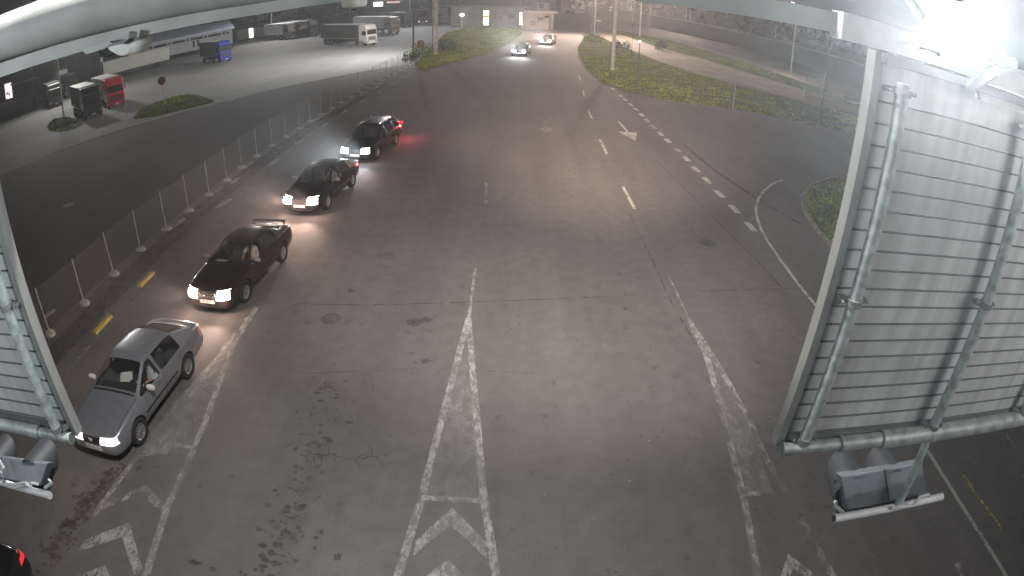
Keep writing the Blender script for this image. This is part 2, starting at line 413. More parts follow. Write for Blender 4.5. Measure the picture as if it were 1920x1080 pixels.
# ------------------------------------------------------------------ lane markings
def line(name, pts, wd, m, z=.008):
    return structure(name, MB().strip(pts, wd, z), m)
V = lambda x, y: Vector((x, y, 0))
mb = MB()
cs = [(7.96, 50.98), (8.12, 47.88), (8.25, 46.21), (8.33, 44.38), (8.42, 42.69), (8.52, 40.83), (8.55, 39.1), (8.6, 37.32), (8.69, 35.59), (8.8, 33.97), (8.9, 32.19), (9.0, 30.37), (9.04, 28.52), (9.13, 26.81), (9.2, 24.96), (9.32, 23.12), (9.41, 21.23)]
for i, (x, y) in enumerate(cs):
    n = cs[min(i+1, len(cs)-1)] if i < len(cs)-1 else (x+.07, y-1.8); d = Vector((n[0]-x, n[1]-y, 0)).normalized()*.48
    mb.strip([V(x, y)-d, V(x, y)+d], .30)
for v in mb.v: pass
mb.v = [(a, b, .008) for a, b, c in mb.v]
structure('turnout_dashes', mb, M['fresh_paint'])
curve = [(1467, 338), (1456, 341), (1445, 347), (1432, 358), (1422, 373), (1417, 390), (1420, 410), (1428, 432), (1443, 458), (1465, 490), (1495, 530), (1527, 570)]
cp = G3(curve)
line('edge_line', cp, .13, M['fresh_paint'])
line('edge_line', [cp[-1], V(9.7, 12), V(9.9, 9), V(9.98, 8.14), V(10.02, 6.52), V(10.15, 4.9), V(10.35, 3.0)], .12, M['fresh_paint'])
mb = MB()
for a, b in (((1125, 262), (1138, 289)), ((1168, 350), (1190, 392)), ((1103, 207), (1110, 223)), ((1093, 170), (1096, 182)), ((1086, 142), (1088, 151))):
    mb.strip([g(*a), g(*b)], .14, .008)
structure('lane_dashes', mb, M['fresh_paint'])
mb = MB()
for a, b in (((912, 340), (911, 382)), ((917, 260), (916, 280)), ((1030, 300), (1034, 330))): mb.strip([g(*a), g(*b)], .12, .008)
structure('faded_lane_dashes', mb, M['faint_paint'])
def arrow(tip, tail, m):
    a, b = g(*tip), g(*tail); d = (a-b).normalized(); n = Vector((-d.y, d.x, 0)); L = (a-b).length
    mb = MB(); mb.strip([b, a-d*2.0], .16, .008)
    mb.poly([(a.x, a.y, .0084)]+[tuple((a-d*2.0+n*s*.60)[:2])+(.0084,) for s in (1, -1)])
    mb.poly([tuple((a-d*1.5+n*.5)[:2])+(.008,), tuple((a-d*1.1)[:2])+(.008,), tuple((a-d*1.5-n*.5)[:2])+(.008,)][::-1]) if 0 else None
    return structure('arrow_marking', mb, m)
arrow((1191, 264), (1160, 228), worn('arrow_paint', (.36, .35, .33), .9, 9, .14)); arrow((1026, 254), (1022, 222), M['faint_paint'])

def island_marking(name, apex, tail, cl, rl, base_y, chev, edge_m, hatch_m):
    """cl / rl: left and right edges as (x, y) lists from apex towards the camera"""
    mb = MB()
    if tail: mb.strip([V(*tail), V(*apex)], [.07, .10], .0092)
    mb.strip([V(*apex)]+[V(*p) for p in cl], .15, .008)
    structure(name, mb, edge_m)
    mb = MB(); mb.strip([V(*apex)]+[V(*p) for p in rl], .15, .0086)
    structure(name, mb, edge_m)
island_marking('splitter_lines', (-1.13, 13.8), (-1.14, 16.7), [(-1.54, 7.4), (-1.72, 5.6), (-1.95, 3.5)], [(-.38, 7.42), (-.10, 5.7), (.22, 3.5)], 7.4, None, M['white_paint'], M['hatch_paint'])
island_marking('splitter_lines', (-7.30, 13.9), None, [(-7.5, 11.1), (-7.78, 9.3), (-7.95, 7.3), (-8.15, 5.6)], [(-7.2, 11.9), (-6.72, 8.94), (-6.61, 7.89), (-6.50, 6.18), (-6.27, 4.6), (-6.1, 3.5)], 8, None, M['patchy_paint'], M['hatch_paint'])
island_marking('splitter_lines', (4.95, 14.1), (4.92, 16.6), [(5.0, 12.0), (4.81, 9.91), (4.63, 7.5), (4.42, 5.55), (4.2, 3.6)], [(5.25, 11.76), (5.41, 9.89), (5.47, 8.3), (5.9, 5.3), (6.3, 3.6)], 8, None, M['patchy_paint'], M['hatch_paint'])
line('splitter_edge', [V(-6.53, 6.6), V(-6.50, 6.18), V(-6.27, 4.6), V(-6.1, 3.5)], .17, M['white_paint'], .010)
mb = MB(); mb.poly([(-1.10, 13.0, .0065), (-1.49, 7.45, .0065), (-.45, 7.45, .0065)]); structure('splitter_fill', mb, M['hatch_paint'])
mb = MB(); mb.poly([(-7.3, 13.0, .0065), (-7.75, 9.3, .0065), (-7.9, 7.5, .0065), (-6.62, 7.9, .0065), (-6.75, 9, .0065)]); structure('splitter_fill', mb, M['hatch_paint'])
mb = MB(); mb.poly([(4.98, 13.0, .0065), (4.70, 7.55, .0065), (5.3, 7.5, .0065), (5.38, 9.9, .0065)]); structure('splitter_fill', mb, M['hatch_paint'])
line('splitter_base', [V(-1.54, 7.42), V(-.40, 7.42)], .12, M['patchy_paint'], .010)
line('splitter_base', [V(-7.12, 8.04), V(-6.6, 8.07)], .13, M['patchy_paint'], .010)
line('splitter_base', [V(4.62, 7.5), V(5.3, 7.47)], .12, M['patchy_paint'], .010)
def chevron(ax, ay, lx, ly, rx, ry, wd, m):
    mb = MB()
    for ex, ey in ((lx, ly), (rx, ry)):
        mb.add([(ax, ay, .0075), (ax, ay-wd, .0075), (ex, ey-wd*.8, .0075), (ex, ey, .0075)], [(0, 1, 2, 3) if ex > ax else (3, 2, 1, 0)])
    structure('chevron_marking', mb, m)
chevron(-.95, 7.22, -1.52, 6.38, -.28, 6.42, .42, M['white_paint'])
chevron(-.93, 6.02, -1.66, 5.15, -.12, 5.15, .42, M['white_paint'])
chevron(-7.2, 5.70, -8.05, 4.95, -6.42, 4.75, .40, M['white_paint'])
chevron(-7.3, 6.75, -8.02, 6.02, -6.52, 6.32, .26, M['patchy_paint'])
chevron(-7.25, 4.55, -8.1, 3.8, -6.3, 3.6, .40, M['white_paint'])
chevron(5.15, 5.9, 4.6, 5.0, 5.8, 5.0, .35, M['patchy_paint'])
line('faded_yellow_line', [V(10.62, 7.4), V(10.75, 6.2), V(10.9, 5.2)], .13, worn('worn_yellow_paint', (.42, .36, .10), .38, 6))
line('faded_line', G3([(1880, 800), (1905, 850), (1925, 905)]), .3, M['faint_paint'])
line('faded_line', G3([(1795, 1055), (1812, 1085)]), .25, M['patchy_paint'])

# kerb dashes along the queue and the broken kerb along the fence
mb = MB()
for a, b in (((405, 391), (433, 374)), ((504, 311), (522, 300)), ((554, 271), (571, 262)), ((602, 239), (614, 233)), ((641, 213), (651, 207)), ((675, 193), (684, 189)), ((707, 175), (717, 171)), ((735, 160), (743, 156)), ((760, 148), (766, 145))):
    a, b = g(*a), g(*b); d = b-a; c = (a+b)/2
    mb.box((c.x, c.y, .02), (d.length, .18, .04), rz=math.atan2(d.y, d.x))
structure('pale_kerb_blocks', mb, mat('pale_kerb', (.30, .27, .24), .8, var=.3, scale=5))
for i, (a, b) in enumerate((((177, 628), (208, 594)), ((261, 539), (287, 513)))):
    a, b = g(*a), g(*b); d = b-a; c = (a+b)/2
    t_ = thing('yellow_kerb_stop', ['worn yellow kerb block beside the silver car, small stub at its far end', 'yellow kerb block on the ground left of the front of the dark sedan'][i], 'kerb block', (c.x, c.y, 0), math.atan2(d.y, d.x))
    MB().box((0, 0, .05), (d.length, .22, .10), taper=(.96, .7)).build('block', M['yellow_paint'], t_, bevel=.015)
    if i == 0: MB().tube([(d.length*.42, .06, .08), (d.length*.42, .06, .34)], .012, 6).build('stub', M['pole'], t_)
mb = MB()
for a, b in (((322, 428), (345, 411)), ((404, 362), (416, 352)), ((434, 346), (447, 334)), ((460, 315), (474, 303)), ((575, 236), (598, 223)), ((600, 222), (626, 206)), ((635, 203), (662, 187)), ((672, 182), (692, 171)), ((700, 168), (716, 158)), ((85, 596), (103, 582))):
    a, b = g(*a), g(*b); d = b-a; c = (a+b)/2
    mb.box((c.x, c.y, .025), (d.length, .2, .05), rz=math.atan2(d.y, d.x))
structure('broken_kerb', mb, mat('broken_kerb_concrete', (.22, .20, .18), .9, var=.4, scale=4))
structure('gutter', MB().strip([V(-13.2, 8), V(-13.15, 14), V(-13.2, 22), V(-12.9, 32), (-12.2, 42, 0), (-11.3, 52, 0), (-10.6, 60, 0)], 1.0, .0075), M['stain_soft'])
structure('verge_line', MB().strip([V(-12.05, 8), V(-12.05, 14), V(-12.1, 22), V(-12.0, 28)], .12, .0078), M['faint_paint'])
# seams, cracks, stains, covers
mb = MB()
mb.strip(G3([(560, 570), (700, 572), (900, 566), (1100, 558), (1300, 547), (1520, 540)]), .035, .006)
mb.strip(G3([(1180, 400), (1215, 470), (1255, 560), (1300, 640)]), .04, .006)
mb.strip(G3([(1280, 270), (1340, 320), (1400, 360), (1440, 385), (1500, 420)]), .22, .0062)
mb.strip(G3([(1230, 300), (1330, 400), (1430, 500), (1470, 545)]), .05, .006)
mb.strip(G3([(565, 700), (800, 690), (1000, 700)]), .02, .006)
structure('asphalt_seams', mb, M['seam'])
mb = MB(); rr = random.Random(3)
def crack(px, wd=.02, br=3):
    pts = G3(px); out = []
    for a, b in zip(pts[:-1], pts[1:]):
        for k in range(4):
            p = a.lerp(b, k/4); out.append(p+Vector((rr.uniform(-.04, .04), rr.uniform(-.04, .04), 0)))
    mb.strip(out, wd, .0062)
    for _ in range(br):
        p = rr.choice(out); a = rr.uniform(0, 6.28); q = [p]
        for k in range(3): q.append(q[-1]+Vector((math.cos(a)*.1, math.sin(a)*.1, 0))); a += rr.uniform(-.6, .6)
        mb.strip(q, wd*.7, .0062)
crack([(563, 855), (590, 851), (620, 853), (645, 858)], .03, 7); crack([(652, 866), (675, 860), (695, 856), (718, 860)], .025, 6)
crack([(694, 700), (700, 720), (698, 738)], .018, 1); crack([(612, 715), (610, 730), (625, 738)], .02, 4); crack([(1160, 570), (1175, 580)], .02, 1)
structure('asphalt_cracks', mb, M['crack'])
def blob(px, py, rx, ry, seed, m, name='stain', z=.0068, n=22, jag=.25):
    c = g(px, py); q = random.Random(seed); pts = []
    for k in range(n):
        a = 2*math.pi*k/n; f = 1+q.uniform(-jag, jag)
        pts.append((c.x+rx*f*math.cos(a), c.y+ry*f*math.sin(a), z))
    return pts
mb = MB()
for i, (x, y, a, b) in enumerate([(777, 604, .20, .17), (798, 600, .17, .13), (798, 677, .13, .08), (655, 792, .10, .05), (658, 545, .14, .09), (520, 1022, .10, .06), (535, 998, .09, .08), (549, 1010, .08, .05), (558, 921, .05, .06), (516, 920, .06, .04), (603, 997, .04, .04), (563, 996, .04, .03), (487, 993, .08, .05), (590, 1028, .04, .05), (365, 1055, .16, .06), (398, 1068, .07, .05), (1173, 579, .08, .06), (633, 1044, .07, .08), (518, 1056, .12, .05), (600, 752, .09, .05), (552, 900, .05, .03)]):
    mb.poly(blob(x, y, a, b, i, None, z=.0068+i*.00005, jag=.35))
structure('dark_spots', mb, M['stain_full'])
def drops(name, path, n, spread, rmin, rmax, m, seed, z=.0058):
    """many small irregular drips either side of a path"""
    q = random.Random(seed); P = G3(path); mb = MB()
    for i in range(n):
        k = q.random()*(len(P)-1); a = int(k); c = P[a].lerp(P[a+1], k-a)
        x, y = c.x+q.gauss(0, spread), c.y+q.gauss(0, spread*1.2); r = rmin+(rmax-rmin)*q.random()**3
        N = 9; ex = q.uniform(.7, 1.5)
        mb.poly([(x+r*ex*(1+q.uniform(-.35, .35))*math.cos(6.283*j/N), y+r*(1+q.uniform(-.35, .35))*math.sin(6.283*j/N), z+i*4e-7) for j in range(N)])
    return structure(name, mb, m)
M['drip'] = mat('oil_drip', (.062, .059, .056), .75, var=.25, scale=5)
M['drip_dark'] = mat('fresh_oil_drip', (.040, .038, .037), .7, var=.25, scale=5)
M['film'] = worn('dirt_film', (.075, .070, .064), .40, 8, .3, (1, 1, 1))
drops('oil_drips', [(500, 1090), (530, 1000), (560, 920), (590, 850), (600, 780), (620, 700)], 260, .26, .008, .07, M['drip'], 1)
drops('oil_drips', [(500, 1090), (530, 1000), (550, 920)], 60, .22, .01, .08, M['drip_dark'], 2, .0062)
drops('oil_drips', [(240, 860), (190, 915), (140, 970), (90, 1050)], 330, .22, .008, .09, mat('brown_drip', (.072, .060, .048), .8, var=.3, scale=5), 3)
drops('oil_drips', [(225, 870), (180, 925), (130, 990)], 120, .10, .01, .09, mat('dark_brown_drip', (.045, .038, .032), .8, var=.3, scale=5), 4, .0062)
drops('oil_drips', [(1420, 800), (1470, 900), (1530, 1000)], 120, .3, .008, .05, M['drip'], 5)
drops('oil_drips', [(700, 480), (640, 600), (560, 700), (900, 700), (1100, 800), (1200, 1000)], 160, 1.6, .006, .035, M['drip'], 6)
drops('pale_specks', [(500, 480), (640, 700), (900, 900), (1200, 900), (1100, 600)], 60, 1.8, .006, .018, M['kerb'], 7)
for (x, y, r_, nm, lb, m) in ((620, 597, .24, 'manhole_cover', 'reddish round cover in the asphalt left of the large dark patch', M['red_patch']), (1328, 456, .30, 'manhole_cover', 'round iron manhole cover in the right lane near the curved white line', M['stain_full']), (725, 480, .26, 'manhole_cover', 'faint round cover in the middle lane beyond the dark patches', mat('dusty_cover', (.092, .087, .083), .8))):
    c = g(x, y); t_ = thing(nm, lb, 'manhole cover', (c.x, c.y, 0))
    MB().lathe([(.0, .016), (r_*.55, .016), (r_*.6, .012), (r_*.82, .012), (r_*.86, .016), (r_, .016), (r_+.01, .0)], 28).build('lid', m, t_)
    MB().lathe([(r_+.012, .0), (r_+.012, .010), (r_+.04, .010), (r_+.05, .0)], 28).build('ring', mat('cover_ring', (.085, .082, .078), .8), t_)
# ridge plates in the yard
for (px, py, rx) in ((128, 385, .35),):
    c = g(px, py); t_ = thing('drain_cover', 'small pale drain cover lying in the dark yard beyond the fence', 'drain cover', (c.x, c.y, .004))
    MB().lathe([(0, .02), (rx, .02), (rx+.03, 0)], 20).build('lid', M['kerb'], t_)

# ================================================================== FENCE
sp = [(-14.17, 11.62), (-13.97, 13.52), (-14.01, 15.58), (-14.01, 17.56), (-13.85, 19.45), (-13.80, 21.35), (-13.74, 23.29), (-13.74, 25.23), (-13.82, 27.2), (-13.78, 29.11), (-13.67, 31.08), (-13.54, 32.95)]
x, y = sp[-1]
k = 0
while y < 61:
    k += 1; y += 1.93; x = -13.54 + (y-32.95)*.062 + ((y-32.95)/30)**2*.5; sp.append((x, y))
fence = thing('mesh_fence', 'long wire mesh fence on pale posts along the queue of cars', 'fence', (sp[0][0], sp[0][1], 0))
ox, oy = sp[0]
PH = 1.64
fp = MB().tube([(0, 0, .06), (0, 0, PH)], .022, 8)
fb = MB().lathe([(0, .13), (.10, .13), (.20, .11), (.25, .06), (.26, .0)], 18)
po = fp.build('post', mat('post_galvanised', (.42, .42, .40), .6, .1, var=.3, scale=9), fence)
bo = fb.build('post_base', mat('post_base_concrete', (.36, .35, .32), .9, var=.25, scale=6), po, smooth=True); bo.scale = (1.0, .7, 1)
for i, (x, y) in enumerate(sp):
    if i == 0: p_, b_ = po, bo
    else:
        p_ = po.copy(); COL.objects.link(p_); p_.parent = fence
        b_ = bo.copy(); COL.objects.link(b_); b_.parent = p_
    p_.location = (x-ox, y-oy, 0); p_.rotation_euler = (random.uniform(-.02, .02), random.uniform(-.015, .015), random.uniform(-.4, .4))
sp2 = [(-14.3, 8.0), (-14.22, 9.8)]+sp
mm, t, p = newmat('wire_mesh')
tc = t.nodes.new('ShaderNodeTexCoord'); br = t.nodes.new('ShaderNodeTexBrick'); br.offset = 0
br.inputs['Scale'].default_value = 1; br.inputs['Brick Width'].default_value = .05; br.inputs['Row Height'].default_value = .05; br.inputs['Mortar Size'].default_value = .0013; br.inputs['Mortar Smooth'].default_value = 0
t.links.new(tc.outputs['UV'], br.inputs['Vector'])
p.inputs['Base Color'].default_value = (.28, .28, .28, 1); p.inputs['Roughness'].default_value = .6
tr = t.nodes.new('ShaderNodeBsdfTransparent'); ms = t.nodes.new('ShaderNodeMixShader')
t.links.new(br.outputs['Fac'], ms.inputs[0]); t.links.new(tr.outputs[0], ms.inputs[1]); t.links.new(p.outputs[0], ms.inputs[2]); t.links.new(ms.outputs[0], t.nodes['Material Output'].inputs[0])
vs, fs, uv = [], [], []; d = 0
for i, (x, y) in enumerate(sp2):
    if i: d += math.hypot(x-sp2[i-1][0], y-sp2[i-1][1])
    vs += [(x-ox, y-oy, .12), (x-ox, y-oy, PH-.03)]; uv += [(d, 0), (d, PH-.15)]
    if i: fs.append((2*i-2, 2*i, 2*i+1, 2*i-1))
me = bpy.data.meshes.new('wire_mesh'); me.from_pydata(vs, [], fs); me.materials.append(mm)
ul = me.uv_layers.new(name='uv')
for lp in me.loops: ul.data[lp.index].uv = uv[lp.vertex_index]
o = bpy.data.objects.new('wire_mesh', me); COL.objects.link(o); o.parent = fence

# ================================================================== GANTRY, SIGNS, SIGNALS
gan = thing('gantry', 'grey steel gantry spanning the top of the view above the lanes', 'gantry', (0, 2.2, 8.5))
def gl(p): return Vector(p)-Vector((0, 2.2, 8.5))
def bar(p0, p1, hh, dd):
    p0, p1 = Vector(p0), Vector(p1); dv = p1-p0; c = (p0+p1)/2
    mt = Matrix.Translation(c) @ dv.to_track_quat('X', 'Z').to_matrix().to_4x4()
    vs = [mt @ Vector((x*dv.length/2, yy*dd/2, zz*hh/2)) for zz in (-1, 1) for x, yy in ((-1, -1), (1, -1), (1, 1), (-1, 1))]
    return vs, [(3, 2, 1, 0), (4, 5, 6, 7), (0, 1, 5, 4), (1, 2, 6, 5), (2, 3, 7, 6), (3, 0, 4, 7)]
YB = 2.2
# lower flange left and middle
mb = MB()
pl = [(-1.30, -.048), (-.45, -.030), (-.2, -.017), (.1, -.013), (.23, -.0150), (.56, -.0125)]
for i in range(len(pl)-1):
    a, b = pl[i], pl[i+1]
    ha, hb = [(.036, .020), (.020, .020), (.020, .024), (.024, .032), (.032, .040)][i]
    P = []
    for (x_, zz), hh in ((a, ha), (b, hb)):
        for dy in (0, .10):
            P += [(x_*YB, YB+dy, CAM_H+zz*YB), (x_*YB, YB+dy, CAM_H+(zz+hh)*YB)]
    P = [gl(q) for q in P]
    mb.add(P, [(0, 4, 5, 1), (2, 3, 7, 6), (1, 5, 7, 3), (0, 2, 6, 4)] + ([(0, 1, 3, 2)] if i == 0 else []) + ([(4, 6, 7, 5)] if i == 4 else []))
mb.add([gl(q) for q in ((-14, YB, CAM_H-.106), (-14, YB+.1, CAM_H-.106), (-14, YB+.1, CAM_H-.02), (-14, YB, CAM_H-.02), (-2.86, YB, CAM_H-.106), (-2.86, YB+.1, CAM_H-.106), (-2.86, YB+.1, CAM_H-.026), (-2.86, YB, CAM_H-.026))], [(0, 4, 7, 3), (1, 2, 6, 5), (3, 7, 6, 2), (0, 1, 5, 4)])
mb.build('lower_chord', M['beam'], gan)
mb = MB()
v_, f_ = bar(gl((1.232, YB, CAM_H+.010)), gl((14, YB, CAM_H-.02)), .115, .10); mb.add(v_, f_)
mb.build('lower_chord', M['beam'], gan)
mb = MB(); v_, f_ = bar(gl((1.55, YB+.09, CAM_H-.085)), gl((14, YB+.09, CAM_H-.11)), .05, .05); mb.add(v_, f_); mb.build('angle_iron', M['beam_dark'], gan)  # dark colour puts in the shadow band under the right chord
# big round tube, left
tb = []
for x_ in (-14, -6, -4, -2.57, -2.0, -1.5, -1.0, -.8): tb.append(gl((x_, YB+.06, CAM_H+(.049 - .004*(x_+2.57))*YB)))
MB().tube(tb, .125, 28).build('round_tube', M['beam'], gan, smooth=True)
# top chord and struts above the right sign
def aty(px, py, Y=2.1): return gl(at(px, py, Y))
for (a, b, r_) in (((1838, 52), (1900, 126), .018), ((1818, 45), (1884, 118), .014), ((1697, -12), (1728, 30), .022)):
    MB().tube([aty(*a, 2.15), aty(*b, 2.15)], r_, 10).build('strut', M['frame'], gan, smooth=True)
MB().tube([aty(1870, 122, 2.13), aty(1902, 118, 2.13)], .03, 10).build('node_plate', M['frame'], gan)
MB().tube([aty(1780, 84, 2.12), aty(1925, 140, 2.12)], .010, 8).build('edge_rod', M['frame'], gan)
# bracket plate and loop under the left beam
a = gl(at(155, 95, 2.15)); mb = MB()
q = [gl(at(px, py, 2.15)) for px, py in ((153, 93), (161, 102), (192, 93), (212, 82), (205, 78))]
mb.prism(q, (0, .03, 0)); mb.build('gusset_plate', M['frame'], gan)
# support cage for other cameras hanging from the beam
def cctv(px_body, Y, label, r, L, loop=None, tilt=.3):
    c = at(*px_body, Y)
    t_ = thing('surveillance_camera', label, 'camera', c)
    hb = Matrix.Rotation(R(90+15), 4, 'X')
    MB().lathe([(0, -L/2), (r*.8, -L/2), (r, -L/2+.02), (r, L/2-.03), (r*.9, L/2), (0, L/2)], 20, Matrix.Rotation(R(80), 4, 'X') @ Matrix.Identity(4)).build('housing', mat('camera_housing', (.50, .51, .49), .35, var=.05), t_, smooth=True)
    MB().box((0, 0, r+.04), (.03, .05, .1)).build('mount_arm', M['frame'], t_)
    if loop:
        pts = [at(*q, Y)-c for q in loop]
        MB().tube(pts, .007, 8).build('cable', M['black_plastic'], t_, smooth=True)
    return t_
t_ = thing('surveillance_camera', 'pale bullet camera hanging under the left end of the beam beside the shed', 'camera', at(240, 90, 2.15))
c = at(240, 90, 2.15)
pts = [at(px, py, 2.13)-c for px, py in ((205, 84), (222, 78), (240, 75), (258, 76), (262, 85), (258, 97), (248, 104), (235, 104), (222, 98), (210, 91))]
mb = MB(); n_ = len(pts)
ins = [p*.72+Vector((0, -.05, 0)) for p in pts]; bk = [p+Vector((0, .10, 0)) for p in pts]
mb.add(ins+pts+bk, [tuple(range(n_))]+[(i, (i+1) % n_, n_+(i+1) % n_, n_+i) for i in range(n_)]+[(n_+i, n_+(i+1) % n_, 2*n_+(i+1) % n_, 2*n_+i) for i in range(n_)]+[tuple(range(3*n_-1, 2*n_-1, -1))])
mb.build('housing', mat('camera_housing', (.50, .51, .49), .35, var=.05), t_, smooth=True)
MB().tube([at(*q, 2.10)-c for q in ((186, 96), (194, 103), (204, 104), (214, 99), (228, 88), (242, 77), (250, 73))], .0085, 8).build('cable', M['black_plastic'], t_, smooth=True)
MB().tube([at(*q, 2.16)-c for q in ((250, 60), (248, 74))], .02, 8).build('mount_arm', M['frame'], t_)
c = at(664, -4, 2.15)
t_ = thing('dome_camera', 'pale round camera housing hanging from the beam at the top edge of the view', 'camera', c)
MB().lathe([(0, -.040), (.014, -.040), (.018, -.034), (.040, -.034), (.046, -.026), (.048, .03), (0, .03)], 24).build('housing', mat('dome_housing', (.50, .49, .43), .4, var=.06), t_, smooth=True)
MB().lathe([(0, -.046), (.010, -.044), (.014, -.038)], 16).build('lens', M['black_plastic'], t_, smooth=True)
MB().tube([(0, 0, .03), (0, .04, .12)], .015, 8).build('mount_arm', M['frame'], t_)

def sign(name, label, edge, rz, wd, zb, zt, pipes, low, left=False):
    """panel seen from behind: +x runs along it away from the middle lane (mirrored for the left one)"""
    t_ = thing(name, label, 'road sign', (edge[0], edge[1], zb), rz)
    s = -1 if left else 1; H = zt-zb
    MB().box((s*wd/2, .012, H/2), (wd, .016, H)).build('panel', M['panel'], t_)
    mb = MB(); zz = 8.255-zb
    while zz > .03:
        mb.box((s*(wd/2+.03), .001, zz), (wd-.06, .012, .009)); zz -= .107
    mb.build('rib', M['panel_dark'], t_)
    mb = MB()
    zz = 8.255-zb+.030
    while zz > .03:
        mb.box((s*(wd/2+.03), -.004, zz-.018), (wd-.06, .014, .006)); zz -= .107
    MB().box((s*.018, -.012, H/2), (.050, .075, H+.03)).box((s*.054, -.006, H/2), (.020, .02, H)).build('edge_frame', M['frame'], t_)
    MB().box((s*wd/2, -.018, .018), (wd, .05, .03)).build('bottom_frame', M['panel_dark'], t_)
    MB().box((s*wd/2, .022, H/2), (wd-.01, .006, H-.01)).build('face', mat('sign_face_blue', (.02, .06, .25), .5), t_)
    for px_ in pipes:
        pp = MB().tube([(s*px_, -.085, .02), (s*px_, -.085, H-.10)], .0375, 16).build('support_pipe', M['pipe'], t_, smooth=True)
        for cz in (.06, H*.5-.12, H-.14):
            mb = MB(); mb.tube([(s*px_, -.085, cz-.018), (s*px_, -.085, cz+.018)], .047, 16)
            mb.box((s*px_+.065, -.055, cz), (.05, .05, .022)); mb.box((s*px_-.065, -.055, cz), (.05, .05, .022))
            mb.tube([(s*px_+.075, -.10, cz), (s*px_+.075, -.02, cz)], .007, 6); mb.tube([(s*px_-.075, -.10, cz), (s*px_-.075, -.02, cz)], .007, 6)
            mb.build('clamp', M['frame'], pp, smooth=True)
    for (x0, x1, r_) in low:
        MB().tube([(s*x0, -.085, -.005), (s*x1, -.085, -.005)], r_, 20).tube([(s*x0, -.085, -.005), (s*(x0+.012), -.085, -.005)], r_*1.06, 20).build('cross_pipe', M['pipe_green'], t_, smooth=True)
    return t_
sign('overhead_sign', 'large ribbed back of the overhead sign on the right with two upright pipes', (1.548, 2.40), R(.7), 2.75, 6.29, 8.47, (.155, 1.215, 2.29), ((.02, .46, .040), (.43, .80, .050), (.76, 2.9, .062)))
sign('overhead_sign', 'ribbed back of the overhead sign cut off by the left edge of the view', (-2.68, 2.11), R(3.4), 2.6, 6.28, 8.40, (.13, 1.2), ((.02, .36, .038), (.33, 2.7, .046)), left=True)
# added bright tray and clamp arm at the top of the right sign
tl = thing('lit_top_tray', 'pale tray standing in for the brightly lit top of the right sign', 'lamp tray', at(1840, 175, 2.3)); c0 = at(1840, 175, 2.3)
q = [at(*s_)-c0 for s_ in ((1846, 158, 2.34), (1935, 186, 2.34), (1935, 219, 2.28), (1832, 186, 2.28))]
mb = MB(); mb.prism(q, (0, .03, .005)); mb.build('tray', mat('lit_top_white', (.75, .77, .74), .4, var=.05), tl, bevel=.004)  # pale tray stands in for the brightly lit top of the panel
c0 = at(1850, 150, 2.05)
tl = thing('camera_clamp', 'dark clamp arm with a thin rod hanging from the gantry before the right sign', 'clamp', c0)
q = [at(*s_, 2.05)-c0 for s_ in ((1826, 152), (1817, 160), (1818, 166), (1826, 171), (1838, 168), (1846, 160), (1870, 145), (1878, 128), (1862, 122), (1848, 134))]
MB().prism(q, (0, .04, 0)).build('arm', M['beam_dark'], tl, bevel=.005)
MB().tube([at(*s_, 2.05)-c0 for s_ in ((1830, 166), (1834, 175), (1837, 187))], [.009, .008, .006], 8).build('rod', M['beam_dark'], tl)
# small lit lamp under the chord
c0 = at(1742, 100, 2.12)
tl = thing('marker_lamp', 'small bright lamp tube under the gantry left of the clamp arm', 'lamp', c0)
MB().tube([at(*s_, 2.12)-c0 for s_ in ((1724, 96), (1740, 102), (1754, 106))], [.006, .014, .011], 10).build('lamp_lens', M['lens_dim'], tl, smooth=True)
MB().tube([at(*s_, 2.14)-c0 for s_ in ((1722, 92), (1760, 102))], .012, 8).build('lamp_body', M['beam_dark'], tl)

